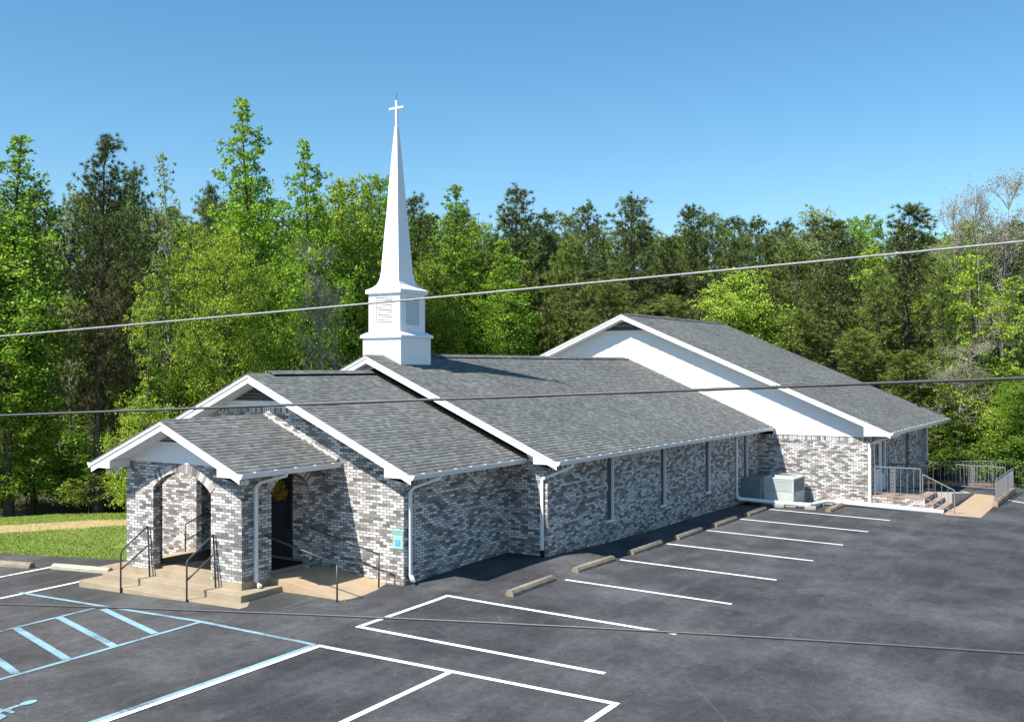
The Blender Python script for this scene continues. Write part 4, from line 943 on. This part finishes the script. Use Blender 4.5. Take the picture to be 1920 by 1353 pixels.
PROTO = dict(
    poplar=[broad(1, 15, 2.5, .20, pop, 96, LM['poplar'], bk, .125, 74, .27, (28, 58), sub_=5), broad(2, 15, 2.6, .24, pop, 90, LM['green'], bk, .125, 72, .27, (25, 52), sub_=5)],
    thin=[broad(3, 15, 2.3, .25, pop, 66, LM['pale'], pb, .12, 34, .24, (30, 60), .10)],
    greenleaf=[broad(4, 13, 2.9, .20, egg, 92, LM['green'], bk, .135, 70, .31, sub_=5), broad(5, 12, 3.1, .16, egg, 88, LM['poplar'], bk, .135, 68, .32, sub_=5)],
    yellowleaf=[broad(6, 12, 3.1, .10, egg, 92, LM['yellow'], bk, .115, 70, .31, (5, 38), sub_=5), broad(7, 11, 2.9, .06, spread, 88, LM['yellow'], bk, .115, 70, .31, (0, 35), sub_=5)],
    darkleaf=[broad(19, 11, 2.8, .08, egg, 84, LM['shrub'], bk, .14, 56, .30, sub_=5), broad(20, 10, 2.8, .06, spread, 80, LM['shrub'], bk, .14, 56, .30, sub_=5)],
    brightshrub=[broad(21, 4.5, 2.0, .05, bush, 46, LM['green'], bk, .115, 40, .24, (5, 55), .045, .2), broad(22, 5.5, 1.9, .10, spread, 46, LM['poplar'], bk, .11, 38, .24, (10, 60), .045, .2)],
    paleleaf=[broad(8, 15, 2.6, .20, egg, 74, LM['pale'], pb, .13, 46, .32)],
    pine=[pine(9, 15, 2.4, .25, pn, 118, LM['pine'], bk, .26, 22, dens=1.25), pine(10, 15, 2.3, .32, pn, 108, LM['pine'], bk, .26, 22, dens=1.1), pine(11, 15, 2.6, .20, pn, 110, LM['pine'], bk, .26, 22, dens=1.25, el=(-5, 40))],
    oliveline=[pine(12, 13, 2.7, .12, pn, 120, LM['olive'], bk, .28, 20, dens=1.15), pine(13, 13, 2.9, .08, spread, 120, LM['olive'], bk, .28, 20, dens=1.2)],
    brownpine=[pine(14, 14, 2.4, .20, pn, 130, LM['brown'], bk, .21, 26, .014, el=(15, 50), r0=.20, dens=1.2)],
    bare=[bare(15, 14, 2.2, LM['bud'], pb), bare(16, 14, 2.5, LM['bud'], pb)],
    shrub=[broad(17, 4.5, 2.0, .05, bush, 50, LM['shrub'], bk, .115, 52, .26, (5, 55), .045, .2), broad(18, 5.5, 1.9, .08, spread, 52, LM['shrub'], bk, .11, 48, .26, (10, 60), .045, .2)])
H0 = dict(brightshrub=5, darkleaf=10.5, poplar=15, thin=15, greenleaf=12.5, yellowleaf=11.5, paleleaf=15, pine=15, oliveline=13, brownpine=14, bare=14, shrub=5)
R0_ = dict(brightshrub=2.0, darkleaf=2.8, poplar=2.3, thin=1.8, greenleaf=3.0, yellowleaf=3.0, paleleaf=2.6, pine=2.5, oliveline=2.8, brownpine=2.3, bare=2.6, shrub=2.0)
NAME = dict(brightshrub='shrub', darkleaf='leafy_tree', poplar='poplar_tree', thin='sapling_tree', greenleaf='leafy_tree', yellowleaf='leafy_tree', paleleaf='leafy_tree', pine='pine_tree', oliveline='pine_tree', brownpine='pine_tree', bare='bare_tree', shrub='shrub')
KEEP = []
for k_, lst in PROTO.items():
    for (cm, tm) in lst:
        c = bpy.data.objects.new('crown', cm); t = bpy.data.objects.new('trunk', tm); KEEP.append((k_, c, t))
def plant(kind, x, y, h, wd, label, row, rs):
    vs = [p for p in KEEP if p[0] == kind]; _, c0, t0 = vs[rs.randrange(len(vs))]
    nm = NAME[kind]; deep = row > 0
    if label == 'S': lab, grp = 'green leafy undergrowth shrub at the foot of the trees beyond the lawn and nave', 'shrubs at the wood edge'
    elif label == 'R':
        lab = {'pine': 'dark pine deep in the wood, mostly hidden by nearer trees', 'oliveline': 'olive green pine deep in the wood, mostly hidden by nearer trees'}.get(kind, 'green leafy tree deep in the wood, mostly hidden by nearer trees'); grp = 'trees deep in the wood'
    elif label is None: lab, grp = ('dark pine mostly cut off by the right edge of the picture', 'trees at the front of the wood') if kind == 'pine' else ('leafy tree mostly cut off by the left edge of the picture', 'trees cut off by the left edge')
    else: lab, grp = label, 'trees at the front of the wood'
    e = empty(nm, lab, 'shrub' if NAME[kind] == 'shrub' else 'tree', (x, y, g(x, y) - .1), grp)
    s = max(.5, wd / (2 * R0_[kind]) * (1.55 if kind in ('pine', 'oliveline') else 1.42 if kind == 'poplar' else 1.25)); e.scale = (s, s * rs.uniform(.9, 1.1), h / H0[kind]); e.rotation_euler.z = rs.uniform(0, 6.28)
    for o in (c0, t0):
        q = o.copy(); COL.objects.link(q); q.parent = e
TREES = [
    ('poplar',-2.9,22.2,12.7,3.2,None,0),
    ('poplar',-2.5,20.0,13.5,3.5,'tall leafy green tree at the left edge of the wood, crown rising above its neighbours',0),
    ('thin',2.3,23.7,13.0,2.0,'thin pale green tree between the left edge tree and the browning pine',0),
    ('brownpine',-0.6,17.8,13.1,3.1,'browning pine with dark twin tops standing at the far end of the lawn',0),
    ('pine',2.5,20.1,13.0,2.0,'dark pine right behind the browning pine',0),
    ('thin',8.7,25.8,15.7,2.6,'slender sparse tree top poking up between the browning pine and the tallest poplar',0),
    ('yellowleaf',1.8,16.2,11.1,3.6,'broad yellow green leafy tree in front of the slender sparse tree',0),
    ('yellowleaf',-0.8,14.8,8.7,1.8,'lower yellow green tree beside the trunk of the browning pine',0),
    ('pine',12.9,27.7,14.7,2.1,'small dark pine top left of the tallest poplar',0),
    ('poplar',5.0,16.3,16.1,3.1,'tallest tree of all, a pointed light green poplar left of the steeple',0),
    ('yellowleaf',2.3,14.6,9.8,2.8,'yellow green tree at the foot of the tallest poplar',0),
    ('poplar',12.6,20.4,16.5,3.0,'pointed darker green poplar halfway between the tallest poplar and the steeple',0),
    ('greenleaf',15.8,21.0,15.6,4.0,'dense green leafy tree just left of the steeple spire',0),
    ('greenleaf',19.0,21.6,15.1,3.4,'rounded green tree partly hidden by the steeple spire',0),
    ('bare',8.4,15.8,10.2,2.6,'bare grey twiggy tree in front of the green trees left of the steeple',0),
    ('pine',12.7,22.1,12.6,2.6,'dark pine between the two pointed poplars',0),
    ('pine',24.7,23.8,15.7,3.5,'dark pine immediately right of the steeple spire',0),
    ('poplar',29.2,24.1,17.6,4.0,'light green poplar topping the gap right of the steeple',0),
    ('greenleaf',23.6,21.7,12.1,3.3,'low green tree behind the nave ridge beside the belfry',0),
    ('pine',33.0,21.9,17.4,4.3,'dark round topped pine above the middle of the nave ridge',0),
    ('poplar',28.4,19.7,13.6,3.7,'bright green young poplar standing low in front of the round topped pine',0),
    ('pine',35.9,21.0,14.8,3.6,'pine between the round topped pine and the narrow pine',0),
    ('pine',36.4,18.4,16.7,3.2,'narrow pointed pine left of the tall bushy pine',0),
    ('oliveline',32.2,17.6,13.6,4.0,'olive green pine behind the left slope of the hall gable',0),
    ('pine',36.3,14.9,16.9,4.3,'tall bushy dark pine above the hall gable peak',0),
    ('pine',40.2,14.3,14.6,3.2,'shorter pine in the dip right of the tall bushy pine',0),
    ('pine',39.3,12.0,16.4,3.3,'open airy pine with separate tufts right of the hall gable peak',0),
    ('pine',42.5,10.6,14.6,2.7,'small pine top right of the open airy pine',0),
    ('greenleaf',35.2,7.3,12.0,4.7,'bright green leafy tree behind the right end of the hall ridge',0),
    ('pine',38.9,7.0,14.0,3.6,'pine rising directly behind the bright green leafy tree',0),
    ('oliveline',38.0,4.8,13.4,3.8,'olive pine behind the middle of the hall roof slope',0),
    ('paleleaf',47.8,6.1,17.5,4.2,'pale green leafy tree showing above the pines over the hall roof',0),
    ('pine',38.3,2.4,14.0,3.5,'dark pine just right of the pale green leafy tree',0),
    ('oliveline',35.2,-0.2,11.2,3.5,'olive pine left of the wide dark pine',0),
    ('pine',38.3,-1.3,15.2,4.6,'wide dark pine, the highest pine right of the hall roof',0),
    ('oliveline',35.0,-3.7,11.3,3.1,'olive pine between the wide dark pine and the yellowish trees',0),
    ('yellowleaf',34.9,-5.2,12.5,5.3,'yellowish green tree below the bare whitish tree tops',0),
    ('bare',41.8,-3.2,15.7,3.1,'leftmost of the three bare whitish tree tops',0),
    ('bare',42.6,-4.4,16.5,3.1,'middle one of the three bare whitish tree tops',0),
    ('bare',43.5,-5.7,17.3,3.8,'tallest of the three bare whitish tree tops, nearest the right edge',0),
    ('yellowleaf',32.7,-7.5,10.9,4.5,'yellow green tree at the right edge above the railing',0),
    ('pine',36.1,-9.1,13.0,3.8,None,0),
    ('oliveline',32.0,14.2,10.8,4.8,'bushy olive pine behind the hall gable vent',0),
    ('oliveline',32.8,11.0,9.9,4.7,'low olive pine peeking over the hall ridge',0),
    ('oliveline',34.0,3.6,8.9,5.1,'low spreading olive pine over the middle of the hall roof',0),
    ('oliveline',33.5,0.5,7.7,4.9,'low spreading olive pine over the lower hall roof',0),
    ('oliveline',32.8,-2.1,6.5,4.2,'lowest olive pine beside the far end of the hall roof',0),
    ('darkleaf',33.2,-6.3,6.7,3.5,'dark green leafy tree above the far railing',0),
    ('greenleaf',30.2,-8.2,5.4,2.7,'bright green bushy tree cut by the right edge behind the railing',0),
    ('bare',32.3,-5.0,6.7,4.0,'dead branchy tree with grey twigs behind the far end of the hall',0),
    ('shrub',32.2,-4.9,3.2,4.0,'dark green shrub just beyond the far corner of the hall',0),
    ('shrub',30.2,-7.3,2.9,3.8,'green shrub behind the long railing',0),
    ('darkleaf',34.8,-3.3,5.4,3.4,'dark leafy tree peeking out above the hall eave end',0),
    ('poplar',-1.6,20.1,6.3,2.1,'young green tree with a slim crown at the far end of the lawn',0),
    ('poplar',-3.3,21.2,7.8,2.4,None,0),
    ('brightshrub',-0.9,23.2,3.1,3.0,'S',0),
    ('brightshrub',0.4,23.0,3.4,3.2,'S',0),
    ('brightshrub',-0.2,20.4,2.5,3.1,'S',0),
    ('brightshrub',2.4,23.2,3.8,3.6,'S',0),
    ('brightshrub',2.1,20.3,3.0,3.2,'S',0),
    ('brightshrub',1.3,18.1,5.3,3.2,'S',0),
    ('brightshrub',1.1,16.7,4.7,2.3,'S',0),
    ('brightshrub',2.2,16.6,5.3,2.8,'S',0),
    ('brightshrub',3.4,16.5,5.9,3.3,'S',0),
    ('brightshrub',4.6,16.4,6.1,3.1,'S',0),
    ('shrub',8.0,18.3,6.4,3.7,'S',0),
    ('shrub',9.4,18.0,7.4,2.9,'S',0),
    ('shrub',10.9,17.5,7.2,3.4,'S',0),
    ('shrub',12.2,17.3,6.5,3.2,'S',0),
    ('brightshrub',-5.3,23.5,3.2,2.6,'S',0),
    ('brightshrub',-4.1,22.9,2.4,2.7,'S',0),
    ('brightshrub',-3.0,20.4,2.8,2.2,'S',0),
    ('brightshrub',-1.9,20.0,3.6,2.4,'S',0),
    ('brightshrub',-0.9,17.9,2.2,2.4,'S',0),
    ('brightshrub',0.2,17.4,3.0,2.9,'S',0),
    ('brightshrub',1.2,15.2,2.6,2.8,'S',0),
    ('brightshrub',2.3,14.8,3.4,2.3,'S',0),
    ('poplar',5.0,38.3,14.8,3.1,'R',1),
    ('pine',5.9,38.2,15.2,3.8,'R',1),
    ('pine',4.7,34.1,14.0,3.0,'R',1),
    ('pine',5.5,33.4,12.9,3.6,'R',1),
    ('pine',6.7,33.2,14.0,3.6,'R',1),
    ('poplar',7.6,32.8,13.1,2.5,'R',1),
    ('oliveline',8.6,32.2,14.0,3.1,'R',1),
    ('pine',9.8,32.2,13.3,2.9,'R',1),
    ('greenleaf',12.1,33.0,14.2,2.7,'R',1),
    ('pine',11.7,30.4,13.4,3.2,'R',1),
    ('pine',13.4,30.5,13.0,3.7,'R',1),
    ('oliveline',15.5,30.7,14.7,4.0,'R',1),
    ('oliveline',15.0,28.6,14.0,3.8,'R',1),
    ('oliveline',17.2,29.4,15.6,3.5,'R',1),
    ('poplar',16.8,27.3,14.8,2.9,'R',1),
    ('pine',19.5,28.1,13.9,3.9,'R',1),
    ('pine',22.0,28.8,14.2,4.4,'R',1),
    ('poplar',24.0,28.7,15.4,3.6,'R',1),
    ('pine',26.8,29.4,15.8,4.5,'R',1),
    ('poplar',27.4,28.1,13.7,4.7,'R',1),
    ('greenleaf',31.4,29.3,16.5,4.0,'R',1),
    ('poplar',32.0,28.1,16.4,4.8,'R',1),
    ('oliveline',34.7,27.7,15.9,4.3,'R',1),
    ('greenleaf',36.6,27.2,17.0,5.0,'R',1),
    ('oliveline',38.1,26.2,15.0,3.9,'R',1),
    ('greenleaf',41.5,26.3,16.5,4.4,'R',1),
    ('pine',43.7,25.3,16.3,5.2,'R',1),
    ('oliveline',44.0,23.6,17.4,4.3,'R',1),
    ('oliveline',44.9,21.7,15.5,4.9,'R',1),
    ('oliveline',43.0,18.8,16.1,4.2,'R',1),
    ('oliveline',44.5,17.8,16.4,4.3,'R',1),
    ('oliveline',46.8,16.9,15.7,5.4,'R',1),
    ('oliveline',47.9,15.7,16.7,5.4,'R',1),
    ('oliveline',47.2,13.6,17.2,5.3,'R',1),
    ('oliveline',48.4,12.3,15.7,4.0,'R',1),
    ('oliveline',48.3,10.3,15.7,4.1,'R',1),
    ('pine',49.5,9.0,16.8,4.0,'R',1),
    ('pine',48.7,7.0,16.7,4.6,'R',1),
    ('pine',48.1,5.5,16.4,5.0,'R',1),
    ('greenleaf',50.2,4.7,15.9,3.6,'R',1),
    ('greenleaf',47.8,2.6,15.1,3.7,'R',1),
    ('oliveline',47.8,1.0,15.6,4.7,'R',1),
    ('pine',49.1,-0.5,15.1,4.2,'R',1),
    ('greenleaf',47.4,-2.1,14.9,3.7,'R',1),
    ('greenleaf',46.7,-3.5,14.9,4.2,'R',1),
    ('greenleaf',46.7,-4.8,14.3,3.9,'R',1),
    ('pine',46.6,-5.9,15.4,3.7,'R',1),
    ('oliveline',50.8,-6.7,14.8,4.2,'R',1),
    ('pine',49.3,-8.4,14.7,3.9,'R',1),
    ('pine',11.1,48.5,15.9,4.0,'R',2),
    ('greenleaf',12.5,48.4,15.8,3.2,'R',2),
    ('pine',12.1,44.3,14.1,3.7,'R',2),
    ('oliveline',13.8,44.8,15.6,3.2,'R',2),
    ('poplar',14.3,43.2,15.3,3.5,'R',2),
    ('oliveline',16.6,43.5,16.1,4.5,'R',2),
    ('greenleaf',16.7,40.7,15.0,3.9,'R',2),
    ('pine',19.7,41.7,14.0,4.4,'R',2),
    ('oliveline',19.9,39.6,15.6,4.3,'R',2),
    ('poplar',20.5,38.2,14.6,3.4,'R',2),
    ('pine',22.0,38.0,14.9,4.6,'R',2),
    ('greenleaf',21.8,35.3,14.6,4.1,'R',2),
    ('greenleaf',26.6,37.8,15.8,4.2,'R',2),
    ('greenleaf',28.7,37.1,14.8,4.9,'R',2),
    ('greenleaf',31.2,37.4,15.6,4.6,'R',2),
    ('pine',32.9,36.3,16.7,4.5,'R',2),
    ('pine',35.8,36.1,16.7,4.6,'R',2),
    ('oliveline',36.9,34.5,15.3,5.3,'R',2),
    ('greenleaf',41.7,35.3,18.7,5.9,'R',2),
    ('pine',45.0,34.5,19.0,4.6,'R',2),
    ('pine',48.7,34.2,16.9,6.3,'R',2),
    ('pine',49.9,32.1,19.0,5.1,'R',2),
    ('pine',52.3,31.3,19.9,5.7,'R',2),
    ('pine',52.1,28.3,17.5,5.8,'R',2),
    ('oliveline',52.6,25.7,17.9,5.6,'R',2),
    ('pine',54.2,24.0,17.0,4.5,'R',2),
    ('oliveline',55.8,22.5,17.0,6.1,'R',2),
    ('greenleaf',56.9,20.5,18.6,4.7,'R',2),
    ('pine',56.6,17.7,15.5,5.9,'R',2),
    ('pine',57.8,15.9,18.8,5.5,'R',2),
    ('pine',59.3,14.5,19.0,5.2,'R',2),
    ('oliveline',58.5,12.1,17.2,4.3,'R',2),
    ('pine',59.4,10.2,17.5,5.9,'R',2),
    ('pine',60.6,8.4,16.0,6.0,'R',2),
    ('greenleaf',61.0,6.3,18.2,4.8,'R',2),
    ('oliveline',59.0,3.6,14.8,5.4,'R',2),
    ('oliveline',61.0,2.1,17.0,5.4,'R',2),
    ('greenleaf',61.6,0.3,16.3,5.8,'R',2),
    ('pine',58.8,-1.7,17.5,3.8,'R',2),
    ('oliveline',58.3,-3.4,14.3,4.8,'R',2),
    ('greenleaf',60.3,-4.8,16.5,5.3,'R',2),
    ('pine',61.4,-6.3,16.9,3.9,'R',2),
    ('greenleaf',64.5,-8.1,16.2,4.3,'R',2),
]
rs = random.Random(21)
for kind, x, y, h, wd, label, row in TREES: plant(kind, x, y, h, wd, label, row, rs)
